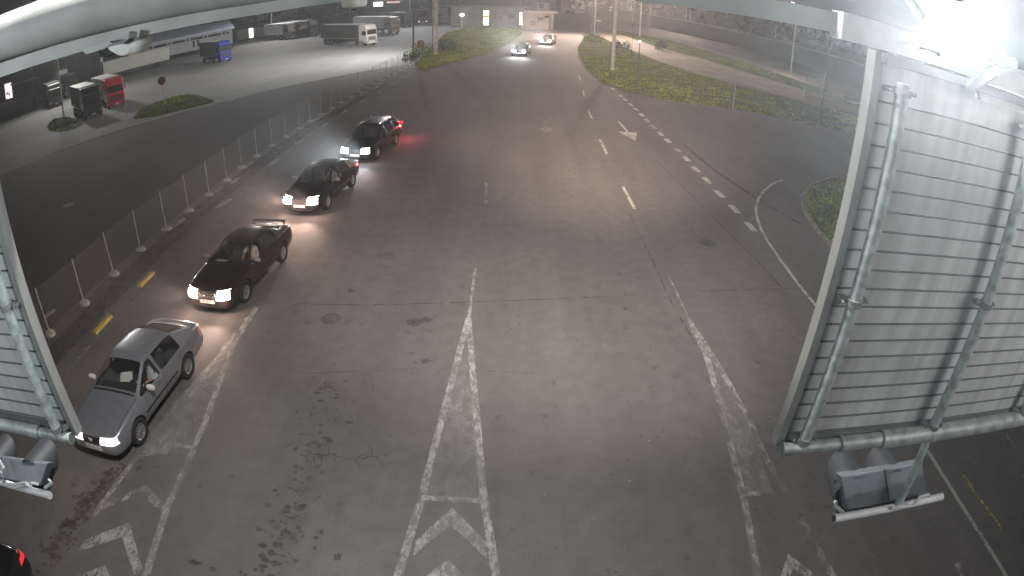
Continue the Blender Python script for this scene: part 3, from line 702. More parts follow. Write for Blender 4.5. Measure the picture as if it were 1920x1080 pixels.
def signal(label, TL, TR, BR, BL, Yt, Yb, bar0, bar1, hang, visors, Ybar):
    """two-lamp traffic signal seen from behind and above; the four corners of its back"""
    c = at(*TL, Yt)
    t_ = thing('traffic_signal', label, 'traffic light', c)
    P = [at(*TL, Yt)-c, at(*TR, Yt)-c, at(*BR, Yb)-c, at(*BL, Yb)-c]
    n = (P[1]-P[0]).cross(P[3]-P[0]).normalized()
    if n.y < 0: n = -n
    dep = n*.09
    MB().prism(P, dep).build('housing', M['signal'], t_, bevel=.012)
    mid = [(P[0]+P[1])/2, (P[3]+P[2])/2]
    MB().tube([mid[0]-n*.002, mid[1]-n*.002], .005, 6).build('seam', M['signal_dark'], t_)
    sd = (P[0]-P[1]).normalized()*.045
    bp = [P[0]+dep-(P[0]-P[3])*.25+sd*.4, P[1]+dep-(P[1]-P[2])*.25-sd*.4, P[2]+dep+(P[2]-P[1])*.22-sd, P[3]+dep+(P[3]-P[0])*.22+sd]
    MB().prism(bp, n*.012).build('back_board', M['signal_dark'], t_)
    for fx in visors:
        ct = P[0].lerp(P[1], fx).lerp(P[3].lerp(P[2], fx), .5)+dep
        mt = Matrix.Translation(ct-dep*.5+Vector((0, 0, -.02))) @ Vector((0, 1, -.02)).to_track_quat('Z', 'Y').to_matrix().to_4x4()
        rv = .142
        vs, fs = [], []; N = 24; lens = []
        for k_ in range(N+1):
            a = -math.pi*.78 + 2*math.pi*.78*k_/N
            # a = 0 points up
            for rr_ in (rv, rv-.006):
                x_, y_ = math.sin(a)*rr_, math.cos(a)*rr_
                L_ = .28*(.5+.60*(.5+.5*math.cos(a)))
                vs += [mt @ Vector((x_, y_, 0)), mt @ Vector((x_*.94, y_*.94, L_))]
        for k_ in range(N):
            b = k_*4; fs += [(b, b+4, b+5, b+1), (b+2, b+3, b+7, b+6), (b+1, b+5, b+7, b+3)]
        m2 = MB(); m2.add(vs, fs); m2.build('visor', M['visor'], t_, smooth=True)
        MB().lathe([(0, .07), (.07, .06), (.12, .05)], 20, mt).build('lens', M['dark_pane'], t_, smooth=True)
    b0, b1 = at(*bar0, Ybar)-c, at(*bar1, Ybar)-c
    MB().tube([b0, b1], .030, 16).build('mount_bar', M['white_tube'], t_, smooth=True)
    MB().tube([b0-(b1-b0).normalized()*.004, b0], .026, 16).build('bar_end', M['signal_dark'], t_)
    MB().tube([at(*h_[:2], h_[2])-c for h_ in hang[0]], .030, 14).build('hanger', M['pipe'], t_, smooth=True)
    for cb in hang[1]:
        MB().tube([at(*h_[:2], h_[2])-c for h_ in cb], .012, 8).build('cable', M['white_tube'], t_, smooth=True)
    for cb in hang[2]:
        MB().tube([at(*h_[:2], h_[2])-c for h_ in cb], .014, 8).build('hinge', M['pipe'], t_, smooth=True)
    return t_
signal('dark grey two-lamp traffic signal hanging below the right sign', (1577, 892), (1730, 866), (1738, 926), (1588, 958), 2.42, 2.30, (1564, 972), (1766, 931),
       ([(1738, 826, 2.32), (1712, 890, 2.26), (1684, 945, 2.22)], [[(1672, 952, 2.19), (1690, 950, 2.17), (1710, 948, 2.17), (1724, 932, 2.17), (1740, 927, 2.2), (1745, 932, 2.25)]], [[(1582, 962, 2.25), (1568, 950, 2.3), (1566, 940, 2.36)]]), (.13, .60), 2.22)
signal('dark speckled traffic signal hanging below the left sign at the left edge', (-64, 846), (89, 868), (75, 911), (-72, 882), 2.13, 2.02, (-110, 868), (94, 929),
       ([(-50, 790, 2.05), (5, 880, 1.98)], [[(2, 885, 1.9), (8, 905, 1.9), (22, 908, 1.9), (48, 905, 1.9), (60, 912, 1.92)], [(10, 905, 1.93), (30, 914, 1.92), (60, 905, 1.92), (72, 908, 1.95)]], [[(84, 915, 1.96), (97, 906, 2.0), (92, 900, 2.05)]]), (.40, .86), 1.96)

# ------------------------------------------------------------------ flood lamps of the gantry
def flood(label, loc, target, power, col, size, emis='lens', r=.11, spot=True, lamp_r=.10, blend=1.0):
    t_ = thing('floodlight', label, 'floodlight', loc)
    q = (Vector(target)-Vector(loc)).to_track_quat('-Z', 'Y').to_matrix().to_4x4()
    def T(v): return q @ Vector(v)
    mb = MB(); mb.add([T(v) for v in ((-r*1.3, -r, .0), (r*1.3, -r, .0), (r*1.3, r, .0), (-r*1.3, r, .0), (-r, -r*.7, .10), (r, -r*.7, .10), (r, r*.7, .10), (-r, r*.7, .10))], [(4, 5, 6, 7), (0, 1, 5, 4), (1, 2, 6, 5), (2, 3, 7, 6), (3, 0, 4, 7)])
    mb.build('lamp_housing', M['beam_dark'], t_)
    MB().add([T(v) for v in ((-r*1.2, -r*.9, -.004), (r*1.2, -r*.9, -.004), (r*1.2, r*.9, -.004), (-r*1.2, r*.9, -.004))], [(0, 1, 2, 3)]).build('lens', M[emis], t_)
    MB().tube([T((0, 0, .10)), T((0, 0, .16)), T((0, .02, .22))], .015, 8).build('bracket', M['beam_dark'], t_)
    lamp('flood_light', 'SPOT', T((0, 0, -.03)), T((0, 0, -1)), power, col, size, blend, lamp_r, parent=t_)
    return t_
PL = at(1785, 22, 2.02)
flood('glaring white floodlight on the gantry above the right sign', PL, Vector((0, 0, 8.3)), 10500, COOL, 110, r=.055, emis='lens')
flood('main floodlight on the gantry arm above the view', (-1.2, 3.3, 12.6), (-2.2, 9.0, 0), 10000, NEUT, 172, r=.2)
flood('added middle floodlight above the view, evening out the road light', (.4, 3.3, 9.6), (2.5, 27, 0), 26000, (1, .86, .76), 88, r=.2, lamp_r=.2)  # extra spot added to fill the gap between near and far light
flood('forward floodlight on the gantry arm above the view', (1.4, 3.3, 9.6), (7, 62, 0), 150000, WARM, 46, r=.2, lamp_r=.2)
flood('floodlight behind the gantry on the right', (5.6, -.8, 9.3), (2.4, 2.4, 7.5), 440, NEUT, 120, r=.2, lamp_r=.9)
flood('floodlight behind the gantry on the left', (-4.6, -1.2, 8.9), (-1.4, 2.3, 7.8), 420, COOL, 140, r=.2, lamp_r=.5)
arm_ = thing('lamp_gantry', 'steel lamp frame above the view carrying the floodlights', 'gantry', (0, 2.25, 9.0))
MB().tube([(-4.6, -3.4, .1), (-4.6, -2.85, 1.42), (5.6, -2.85, 1.42), (5.6, -3.0, .5)], .04, 10).tube([(-1.2, 1.05, 3.7), (-1.2, 1.05, .8), (1.4, 1.05, .85)], .04, 10).tube([(0, 1.05, .8), (0, -2.85, 1.42)], .04, 10).build('crossbar', M['pipe'], arm_)

# ================================================================== CARS
def patch(name, bvh, quad, axis, m, parent, off=.006, nu=6, nv=4, thick=.01, cut=None):
    """a quad given in the plane across `axis`, laid on the body by casting rays along axis"""
    ax = Vector(axis); vs = []; ok = True
    for j in range(nv+1):
        for i in range(nu+1):
            u, v = i/nu, j/nv
            p = (Vector(quad[0])*(1-u)*(1-v)+Vector(quad[1])*u*(1-v)+Vector(quad[2])*u*v+Vector(quad[3])*(1-u)*v)
            hit = bvh.ray_cast(p-ax*4, ax)
            q = hit[0] if hit[0] is not None else p
            vs.append(Vector(q)-ax*off)
    fs = []
    W_ = nu+1
    for j in range(nv):
        for i in range(nu): a = j*W_+i; fs.append((a, a+1, a+W_+1, a+W_))
    n = len(vs); vs2 = [v+ax*thick for v in vs]
    ring = [i for i in range(nu+1)]+[nu+j*W_ for j in range(1, nv+1)]+[nv*W_+i for i in range(nu-1, -1, -1)]+[j*W_ for j in range(nv-1, 0, -1)]
    for a, b in zip(ring, ring[1:]+ring[:1]): fs.append((a, b, n+b, n+a))
    mb = MB(); mb.add(vs+vs2, fs)
    return mb.build(name, m, parent, smooth=True)

def rings(st):
    y, zb, zbelt, zc, wl, wb, wt, zt = st
    gh = zt > zbelt+.12
    if gh:
        return [(0, zb), (.72*wl, zb), (wl-.05, zb+.07), (wl, zb+(zbelt-zb)*.5), (wb+.012, zbelt-.09), (wb-.02, zbelt), (wt+.012, zt-.035), (wt-.045, zt+.005), (wt*.55, zc-.012), (0, zc)]
    return [(0, zb), (.72*wl, zb), (wl-.05, zb+.07), (wl, zb+(zbelt-zb)*.5), (wb+.012, zbelt-.09), (wb-.02, zbelt), (wb-.085, zbelt+(zc-zbelt)*.35), (wb-.18, zbelt+(zc-zbelt)*.62), (wb*.5, zc-.012), (0, zc)]

def rim_mesh(r, spokes, w_):
    mb = MB()
    mb.lathe([(r*.70, -w_*.3), (r*.98, -w_*.5), (r, -w_*.5), (r, w_*.4), (r*.95, w_*.5), (r*.88, w_*.42), (r*.84, w_*.1), (r*.70, w_*.0)], 28)
    for k_ in range(spokes):
        a = 2*math.pi*k_/spokes
        mb.box((math.cos(a)*r*.5, math.sin(a)*r*.5, w_*.28), (r*.80, r*.20, .02), rz=a, )
    mb.lathe([(0, w_*.40), (r*.14, w_*.40), (r*.2, w_*.30), (r*.2, 0)], 16)
    return mb

def car(label, cat, loc, rz, paint, spec, head, tailm, taillit=(), spoiler=False, plate=True, emblem=None, detail=True, name='parked_car', head_power=0, head_col=WARM, head_quads=None, trim=None, rails=False, scale=1.0, glass='glass', group=None, dtarget=None, glare=0, glare_up=2.2):
    L, W2, Hh, wy, wr, st, wins = spec['L'], spec['W']/2, spec['H'], spec['wheels'], spec['wr'], spec['st'], spec['wins']
    root = thing(name, label, cat, (loc[0], loc[1], 0), rz, group, scale)
    vs, fs, mi = [], [], []
    NR = 10
    idx = []
    for s_ in st:
        rg = rings(s_); row = []
        for k_, (x_, z_) in enumerate(rg): row.append(len(vs)); vs.append((x_, s_[0]-L/2, z_))
        row2 = list(row)
        for k_ in range(NR-2, 0, -1):
            row2.append(len(vs)); x_, z_ = rg[k_]; vs.append((-x_, s_[0]-L/2, z_))
        idx.append(row2)
    n = len(idx[0])
    for i in range(len(st)-1):
        for k_ in range(n):
            a, b = idx[i][k_], idx[i][(k_+1) % n]; c_, d_ = idx[i+1][(k_+1) % n], idx[i+1][k_]
            fs.append((a, b, c_, d_))
            kk = k_ if k_ < 9 else 17-k_      # segment between ring kk and kk+1
            mi.append(wins.get((i, kk), 0) if (i, kk) in wins else 0)
    fs.append(tuple(idx[0][::-1])); mi.append(0); fs.append(tuple(idx[-1])); mi.append(0)
    me = bpy.data.meshes.new('body_cage'); me.from_pydata(vs, [], fs)
    for m_ in (paint, M[glass], M['glass'], M['glass'], M['black_plastic']): me.materials.append(m_)
    for p_, i_ in zip(me.polygons, mi): p_.material_index = i_
    # crease the window outlines so that the glass keeps its shape
    bm = bmesh.new(); bm.from_mesh(me); bmesh.ops.recalc_face_normals(bm, faces=bm.faces)
    cl = bm.edges.layers.float.get('crease_edge') or bm.edges.layers.float.new('crease_edge')
    vl = bm.verts.layers.float.get('crease_vert') or bm.verts.layers.float.new('crease_vert')
    for e in bm.edges:
        s1 = set(f.material_index for f in e.link_faces)
        if len(s1) > 1: e[cl] = 1.0
        if len(s1) > 1:
            for v1 in e.verts: v1[vl] = .55
        if len(e.link_faces) == 2 and max(len(f.verts) for f in e.link_faces) > 4: e[cl] = .35
    bm.to_mesh(me); bm.free()
    tmp = bpy.data.objects.new('body_cage', me); COL.objects.link(tmp)
    ss = tmp.modifiers.new('s', 'SUBSURF'); ss.levels = 2; ss.render_levels = 2
    cut = MB()
    for wy_ in wy:
        for sx in (-1, 1):
            mt = Matrix.Translation((sx*(W2-.10), wy_-L/2, wr+.01)) @ Matrix.Rotation(R(90), 4, 'Y')
            cut.lathe([(0, -.2), (wr+.055, -.2), (wr+.055, .25), (0, .25)], 28, mt)
    co = cut.build('cutter', M['black_plastic'])
    bo_ = tmp.modifiers.new('b', 'BOOLEAN'); bo_.operation = 'DIFFERENCE'; bo_.object = co; bo_.solver = 'EXACT'
    bpy.context.view_layer.update()
    dg = bpy.context.evaluated_depsgraph_get()
    ev = bpy.data.meshes.new_from_object(tmp.evaluated_get(dg), depsgraph=dg)
    mats = [m_ for m_ in ev.materials]
    bpy.data.objects.remove(tmp); bpy.data.objects.remove(co)
    bm = bmesh.new(); bm.from_mesh(ev)
    bvh = BVHTree.FromBMesh(bm)
    def extract(sel, nm, m_, smooth=True):
        b2 = bm.copy()
        dele = [f for f in b2.faces if f.material_index not in sel]
        bmesh.ops.delete(b2, geom=dele, context='FACES')
        if not b2.faces: b2.free(); return None
        m2 = bpy.data.meshes.new(nm); b2.to_mesh(m2); b2.free()
        m2.materials.clear()
        for q in m_: m2.materials.append(q)
        for p_ in m2.polygons:
            p_.material_index = min(p_.material_index if len(m_) > 1 else 0, len(m_)-1); p_.use_smooth = smooth
        try: m2.set_sharp_from_angle(angle=R(35))
        except Exception: pass
        o_ = bpy.data.objects.new(nm, m2); COL.objects.link(o_); o_.parent = root; return o_
    def split_side(o_):
        if o_ is None: return
        me_ = o_.data; bmx = bmesh.new(); bmx.from_mesh(me_); bmx.faces.ensure_lookup_table()
        seen = set(); comps = []
        for f0 in bmx.faces:
            if f0.index in seen: continue
            st_, comp = [f0], set()
            while st_:
                f1 = st_.pop()
                if f1.index in comp: continue
                comp.add(f1.index)
                for e1 in f1.edges:
                    for f2 in e1.link_faces:
                        if f2.index not in comp: st_.append(f2)
            seen |= comp; comps.append(comp)
        for comp in comps:
            b3 = bmx.copy(); b3.faces.ensure_lookup_table()
            bmesh.ops.delete(b3, geom=[f1 for f1 in b3.faces if f1.index not in comp], context='FACES')
            m3 = bpy.data.meshes.new('side_window'); b3.to_mesh(m3); b3.free(); m3.materials.append(me_.materials[0])
            for p_ in m3.polygons: p_.use_smooth = True
            o3 = bpy.data.objects.new('side_window', m3); COL.objects.link(o3); o3.parent = root
        bmx.free(); bpy.data.objects.remove(o_)
    # slots: 0 paint, 1 windscreen, 2 side glass, 3 rear glass, 4+ wheel wells
    extract({0, 4, 5, 6}, 'body', [paint, paint, paint, paint, M['black_plastic'], M['black_plastic'], M['black_plastic']])
    extract({1}, 'windscreen', [M[glass]]); split_side(extract({2}, 'side_window', [M[glass]])); extract({3}, 'rear_window', [M['glass']])
    bm.free()
    F, Bk, Rt, Lf = (0, 1, 0), (0, -1, 0), (-1, 0, 0), (1, 0, 0)
    fy = -L/2
    for sx in (-1, 1):
        hq = head_quads or ((.34, .50), (.77, .52), (.75, .78), (.36, .75))
        q = [(sx*a_, fy, b_) for a_, b_ in hq]
        h_ = patch('headlight', bvh, q, F, M[head], root, .012, 8, 4, .03)
        tq = spec.get('tail', ((.50, .66), (.80, .66), (.80, .86), (.50, .86)))
        patch('tail_light', bvh, [(sx*a_, L/2, b_) for a_, b_ in tq], Bk, M[taillit[0 if sx < 0 else 1]] if taillit else M[tailm], root, .010, 6, 4, .02)
        zt_ = spec.get('ztail', (.66, .86)); yt = L/2
        patch('tail_light_side', bvh, [(sx*W2, yt-.30, zt_[0]), (sx*W2, yt-.04, zt_[0]), (sx*W2, yt-.06, zt_[1]), (sx*W2, yt-.22, zt_[1])], (-sx, 0, 0), M[taillit[0 if sx < 0 else 1]] if taillit else M[tailm], root, .006, 5, 3, .01)
    if detail:
        patch('grille', bvh, [(-.30, fy, spec.get('gz', (.50, .68))[0]), (.30, fy, spec.get('gz', (.50, .68))[0]), (.33, fy, spec.get('gz', (.50, .68))[1]), (-.33, fy, spec.get('gz', (.50, .68))[1])], F, M['black_plastic'], root, .010, 6, 3, .02)
        patch('lower_intake', bvh, [(-.55, fy, .24), (.55, fy, .24), (.58, fy, .31), (-.58, fy, .31)], F, M['black_plastic'], root, .006, 8, 2, .02)
        for sx in (-1, 1):
            patch('side_moulding', bvh, [(sx*W2, fy+L*.24, .50), (sx*W2, fy+L*.74, .50), (sx*W2, fy+L*.74, .545), (sx*W2, fy+L*.24, .545)], (-sx, 0, 0), M['black_plastic'] if not trim else trim, root, .012, 10, 1, .012)
            if trim: patch('sill_trim', bvh, [(sx*W2, fy+L*.24, .26), (sx*W2, fy+L*.74, .26), (sx*W2, fy+L*.74, .30), (sx*W2, fy+L*.24, .30)], (-sx, 0, 0), trim, root, .012, 10, 1, .012)
            for yy in spec['doors']:
                patch('door_seam', bvh, [(sx*W2, fy+yy, .30), (sx*W2, fy+yy+.010, .30), (sx*W2, fy+yy+.010, .88), (sx*W2, fy+yy, .88)], (-sx, 0, 0), M['black_plastic'], root, .002, 1, 8, .004)
            for yy in spec['handles']:
                patch('door_handle', bvh, [(sx*W2, fy+yy, .80), (sx*W2, fy+yy+.15, .80), (sx*W2, fy+yy+.15, .83), (sx*W2, fy+yy, .83)], (-sx, 0, 0), paint, root, .025, 3, 1, .02)
        patch('rear_bumper_strip', bvh, [(-.7, L/2, .50), (.7, L/2, .50), (.7, L/2, .54), (-.7, L/2, .54)], Bk, M['black_plastic'], root, .008, 8, 1, .02)
    if plate:
        pz = spec.get('pz', .40)
        po_ = patch('number_plate', bvh, [(-.26, fy, pz-.055), (.26, fy, pz-.055), (.26, fy, pz+.055), (-.26, fy, pz+.055)], F, M['plate'], root, .022, 6, 1, .02)
    # mirrors
    for sx in (-1, 1):
        my = spec['mirror']
        mb = MB(); mb.lathe([(0, -.10), (.05, -.095), (.072, -.05), (.078, .03), (.066, .10), (0, .115)], 14, Matrix.Translation((sx*(W2+.09), fy+my, 1.0)) @ Matrix.Rotation(R(90), 4, 'Y') @ Matrix.Scale(.8, 4, (0, 1, 0)))
        mo = mb.build('wing_mirror', spec.get('mirror_mat') or paint, root, smooth=True)
        MB().tube([(sx*(W2-.06), fy+my+.02, .95), (sx*(W2+.03), fy+my, .97)], .02, 8).build('mirror_arm', M['black_plastic'], mo)
    # wheels
    tm = MB().lathe([(wr*.62, -.09), (wr*.9, -.105), (wr*.985, -.085), (wr, -.05), (wr, .05), (wr*.985, .085), (wr*.9, .105), (wr*.62, .09)], 32)
    rm = rim_mesh(wr*.66, spec.get('spokes', 9), .16)
    first = None
    for wy_ in wy:
        for sx in (-1, 1):
            if first is None:
                wo = tm.build('wheel', M['rubber'], root, smooth=True); ro = rm.build('rim', M['rim'], wo)
                first = (wo, ro)
            else:
                wo = first[0].copy(); COL.objects.link(wo); wo.parent = root
                ro = first[1].copy(); COL.objects.link(ro); ro.parent = wo
            wo.location = (sx*(W2-.115), fy+wy_, wr); wo.rotation_euler = (0, R(90) if sx > 0 else R(-90), 0)
    # interior
    if detail:
        cy = spec['cowl']-L/2
        mb = MB(); mb.box((0, cy+.25, .78), (1.35, .42, .22)); mb.box((0, 0.3, .32), (1.4, 2.4, .06)); mb.box((0, cy+.9, .5), (.22, 1.0, .25))
        mb.build('dashboard', M['interior'], root, bevel=.03)
        for sx in (-.36, .36):
            sm = MB(); sm.box((sx, cy+1.15, .52), (.50, .52, .16)); sm.box((sx, cy+1.45, .86), (.46, .14, .62), rx=R(-14)); sm.box((sx, cy+1.56, 1.20), (.24, .09, .18), rx=R(-8))
            sm.build('seat', M['seat'], root, bevel=.04)
        sm = MB(); sm.box((0, cy+2.15, .52), (1.25, .5, .18)); sm.box((0, cy+2.50, .84), (1.25, .14, .55), rx=R(-18)); sm.build('rear_seat', M['seat'], root, bevel=.04)
        sw = MB(); N = 20; c_ = Vector((.36, cy+.62, .84)); pts_ = [c_+Vector((math.cos(2*math.pi*k_/N)*.18, math.sin(2*math.pi*k_/N)*.08, math.sin(2*math.pi*k_/N)*.16)) for k_ in range(N+1)]
        sw.tube(pts_, .014, 6, False); sw.build('steering_wheel', M['interior'], root, smooth=True)
    # wiper-line cowl
        patch('cowl_trim', bvh, [(-.66, spec['cowl']-L/2-.03, 1.0), (.66, spec['cowl']-L/2-.03, 1.0), (.66, spec['cowl']-L/2+.02, 1.0), (-.66, spec['cowl']-L/2+.02, 1.0)], (0, 0, -1), M['black_plastic'], root, .004, 8, 1, .006)
        for sx in (-1, 1):
            patch('bonnet_seam', bvh, [(sx*.70, fy+.35, 1), (sx*.712, fy+.35, 1), (sx*.742, fy+spec['cowl']-.05, 1), (sx*.73, fy+spec['cowl']-.05, 1)], (0, 0, -1), M['black_plastic'], root, .0015, 1, 8, .004)
    if spoiler:
        mb = MB(); mb.box((0, L/2-.20, 1.10), (1.25, .16, .03)); mb.box((.58, L/2-.20, 1.03), (.05, .12, .14)); mb.box((-.58, L/2-.20, 1.03), (.05, .12, .14))
        mb.build('spoiler', paint, root, bevel=.01)
    if rails:
        for sx in (-1, 1):
            MB().tube([(sx*.52, fy+1.9, Hh-.02), (sx*.52, fy+2.0, Hh+.03), (sx*.52, fy+3.6, Hh+.03), (sx*.52, fy+3.7, Hh-.03)], .014, 8).build('roof_rail', M['chrome'], root, smooth=True)
    if emblem == 'shield':
        hit = bvh.ray_cast(Vector((0, -4, .625)), Vector((0, 1, 0))); yy = hit[0].y-.02
        MB().prism([(0, yy, .57), (.045, yy, .615), (.055, yy, .655), (.03, yy, .675), (0, yy, .66), (-.03, yy, .675), (-.055, yy, .655), (-.045, yy, .615)], (0, -.015, 0)).build('badge', M['white_sign'], root)
    if emblem == 'rings':
        for k_ in range(4):
            x_ = (k_-1.5)*.052; hit = bvh.ray_cast(Vector((x_, -4, .60)), Vector((0, 1, 0))); yy = hit[0].y-.025
            MB().tube([(x_+math.cos(2*math.pi*j_/16)*.036, yy, .60+math.sin(2*math.pi*j_/16)*.036) for j_ in range(17)], .005, 6, False).build('badge_ring', M['chrome'], root, smooth=True)
        MB().tube([(-.33, fy-.01, .70), (.33, fy-.01, .70), (.30, fy+.02, .48), (-.30, fy+.02, .48), (-.33, fy-.01, .70)], .010, 6, False).build('grille_frame', M['chrome'], root)
    if emblem == 'bars':
        MB().box((0, fy-.01, .60), (.56, .02, .02)).build('badge_bar', M['chrome'], root)
    if head_power:
        for sx in (-1, 1):
            lo = lamp('headlight_beam', 'SPOT', (sx*.58, fy-.10, .66), None, head_power, head_col, 110, 1.0, .06, parent=root)
            tg = dtarget or (sx*.3, fy-6, -.3)
            lo.rotation_euler = (Vector(tg)-Vector((sx*.58, fy-.10, .66))).to_track_quat('-Z', 'Y').to_euler()
            if glare:
                lg = lamp('added_headlight_bloom', 'SPOT', (sx*.58, fy-.06, .66), None, glare, head_col, 30 if glare > 11000 else 44, 1.0, .05, parent=root)  # extra upward beam added so the haze blooms round each headlight
                lg.rotation_euler = (Vector((sx*.3, fy-6, .66+glare_up)) - Vector((sx*.58, fy-.06, .66))).to_track_quat('-Z', 'Y').to_euler()
            lo2 = lamp('headlight_glow', 'POINT', (sx*.58, fy-.16, .66), None, head_power*.12, head_col, radius=.06, parent=root)
    return root, bvh

# stations: y, z bottom, z belt, z centre, w low, w belt, w top, z top edge
def wn(ws, sides, rear):
    d = {}
    for i in ws:
        for k_ in (7, 8): d[(i, k_)] = 1
    for i in sides: d[(i, 5)] = 2
    for i in rear:
        for k_ in (7, 8): d[(i, k_)] = 3
    return d
LIFTBACK = dict(L=4.51, W=1.73, H=1.43, wheels=(.88, 3.39), wr=.315, cowl=1.30, mirror=1.62, doors=(1.42, 2.30, 3.18), handles=(2.05, 2.95), gz=(.54, .68), pz=.42, spokes=11,
    tail=((.52, .62), (.80, .62), (.80, .86), (.56, .86)), ztail=(.62, .88),
    st=[(0, .26, .52, .56, .58, .50, 0, 0), (.05, .20, .66, .70, .74, .70, 0, 0), (.22, .18, .755, .80, .83, .80, 0, 0), (.75, .18, .85, .90, .865, .845, 0, 0), (1.28, .18, .90, .97, .865, .85, 0, 0),
        (1.36, .18, .905, 1.02, .865, .85, .79, .955), (2.00, .18, .92, 1.39, .865, .85, .60, 1.34), (2.24, .18, .925, 1.42, .865, .85, .60, 1.38), (2.34, .18, .93, 1.43, .865, .85, .60, 1.385), (3.05, .18, .945, 1.41, .865, .85, .585, 1.36), (3.30, .18, .95, 1.37, .865, .85, .58, 1.31),
        (3.98, .18, .96, 1.10, .86, .83, .66, 1.05), (4.18, .20, .955, 1.03, .85, .80, 0, 0), (4.40, .22, .93, 1.01, .83, .77, 0, 0), (4.48, .26, .80, .86, .78, .72, 0, 0), (4.51, .32, .66, .68, .66, .60, 0, 0)],
    wins=wn((5,), (5, 6, 8, 9), (10,)))
SALOON = dict(L=4.58, W=1.77, H=1.42, wheels=(.92, 3.57), wr=.33, cowl=1.36, mirror=1.66, doors=(1.46, 2.38, 3.22), handles=(2.12, 3.0), gz=(.48, .70), pz=.44, spokes=7,
    tail=((.45, .66), (.80, .66), (.80, .86), (.50, .86)), ztail=(.66, .86),
    st=[(0, .24, .50, .56, .60, .52, 0, 0), (.06, .18, .66, .71, .77, .72, 0, 0), (.26, .17, .76, .81, .85, .82, 0, 0), (.80, .17, .84, .90, .885, .86, 0, 0), (1.34, .17, .89, .96, .885, .865, 0, 0),
        (1.42, .17, .90, 1.01, .885, .865, .80, .945), (2.08, .17, .915, 1.38, .885, .865, .60, 1.33), (2.34, .17, .92, 1.41, .885, .865, .595, 1.37), (2.44, .17, .925, 1.42, .885, .865, .595, 1.375), (3.05, .17, .94, 1.40, .885, .865, .58, 1.345), (3.32, .17, .95, 1.35, .885, .86, .575, 1.29),
        (3.86, .17, .965, 1.08, .88, .84, .64, 1.03), (3.98, .18, .97, 1.02, .875, .83, 0, 0), (4.44, .22, .95, 1.01, .84, .79, 0, 0), (4.54, .26, .82, .88, .79, .74, 0, 0), (4.58, .32, .66, .68, .68, .62, 0, 0)],
    wins=wn((5,), (5, 6, 8, 9), (10,)))
WAGON = dict(L=4.60, W=1.80, H=1.50, wheels=(.92, 3.58), wr=.33, cowl=1.25, mirror=1.55, doors=(1.40, 2.30, 3.18), handles=(2.05, 2.95), gz=(.50, .70), pz=.42, spokes=7,
    tail=((.58, .72), (.84, .72), (.80, 1.10), (.62, 1.10)), ztail=(.74, 1.10),
    st=[(0, .26, .54, .60, .62, .54, 0, 0), (.05, .20, .70, .75, .78, .73, 0, 0), (.24, .18, .80, .86, .87, .83, 0, 0), (.72, .18, .88, .94, .90, .875, 0, 0), (1.22, .18, .93, 1.0, .90, .88, 0, 0),
        (1.30, .18, .94, 1.06, .90, .88, .80, .99), (1.95, .18, .95, 1.45, .90, .88, .63, 1.41), (2.28, .18, .955, 1.49, .90, .88, .63, 1.45), (2.38, .18, .96, 1.50, .90, .88, .63, 1.455), (3.30, .18, .975, 1.49, .90, .88, .62, 1.44), (3.42, .18, .98, 1.48, .90, .88, .62, 1.43),
        (4.18, .18, .99, 1.44, .89, .86, .60, 1.38), (4.45, .20, 1.0, 1.06, .87, .82, .68, 1.14), (4.54, .24, .98, 1.02, .84, .79, 0, 0), (4.58, .28, .80, .84, .78, .72, 0, 0), (4.60, .34, .66, .68, .68, .62, 0, 0)],
    wins=wn((5,), (5, 6, 8, 10), (11,)))
HATCH = dict(WAGON); HATCH.update(L=4.60)

silver = mat('silver_paint', (.29, .30, .335), .32, .5, var=.03, coat=.5)
black = mat('black_paint', (.012, .012, .014), .25, .3, var=.05, coat=.6)
darkred = mat('dark_brown_paint', (.045, .032, .032), .25, .5, var=.05, coat=.6)
blue_dark = mat('dark_blue_paint', (.02, .03, .11), .3, .4, var=.05, coat=.5)
grey_car = mat('grey_car_paint', (.20, .20, .21), .3, .5, var=.05, coat=.5)

def pose(frontY_wheel, rearwheel, spec, side=1):
    """car centre and turn from the ground contact of the two near-side wheels"""
    a, b = Vector(frontY_wheel), Vector(rearwheel); d = (b-a).normalized()
    ang = math.atan2(-d.x, d.y)
    n = Vector((-d.y, d.x))*side
    c = a - d*(spec['wheels'][0]) + d*spec['L']/2 + n*(spec['W']/2-.10)
    return (c.x, c.y), ang
SALOON['mirror_mat'] = M['frame']; LIFTBACK['mirror_mat'] = M['white_sign']
c1, a1 = pose((-8.03, 7.98), (-7.92, 10.46), LIFTBACK)
car1, bv1 = car('silver liftback car with round white badge, first in the queue by the left sign', 'car', c1, a1, silver, LIFTBACK, 'head_soft', 'tail', ('tail', 'tail_painted_lit'), emblem='shield', name='silver_car', head_power=14, glass='clear_glass', head_quads=((.27, .545), (.78, .56), (.74, .72), (.29, .69)))
c2, a2 = pose((-7.78, 14.22), (-7.54, 16.85), SALOON)
car2, bv2 = car('dark saloon car with a boot spoiler and glaring headlights, second in the queue', 'car', c2, a2, darkred, SALOON, 'head_warm', 'tail', spoiler=True, emblem='rings', name='dark_saloon', head_power=330, head_col=(1, .70, .56), glare=5000, glare_up=3.0, glass='clear_glass', head_quads=((.34, .50), (.77, .52), (.75, .76), (.36, .73)))
p3 = g(561, 387, .45)
a3 = R(-7)
car3, bv3 = car('black car with shiny strips along its side, third in the queue', 'car', (p3.x-math.sin(a3)*0+.25, p3.y+2.32), a3, black, SALOON, 'head_warm', 'tail', trim=M['chrome'], name='black_car', head_power=420, head_col=(1, .68, .54), glare=7000, glare_up=2.3, glass='glass', plate=True)
p4 = g(664, 291, .45)
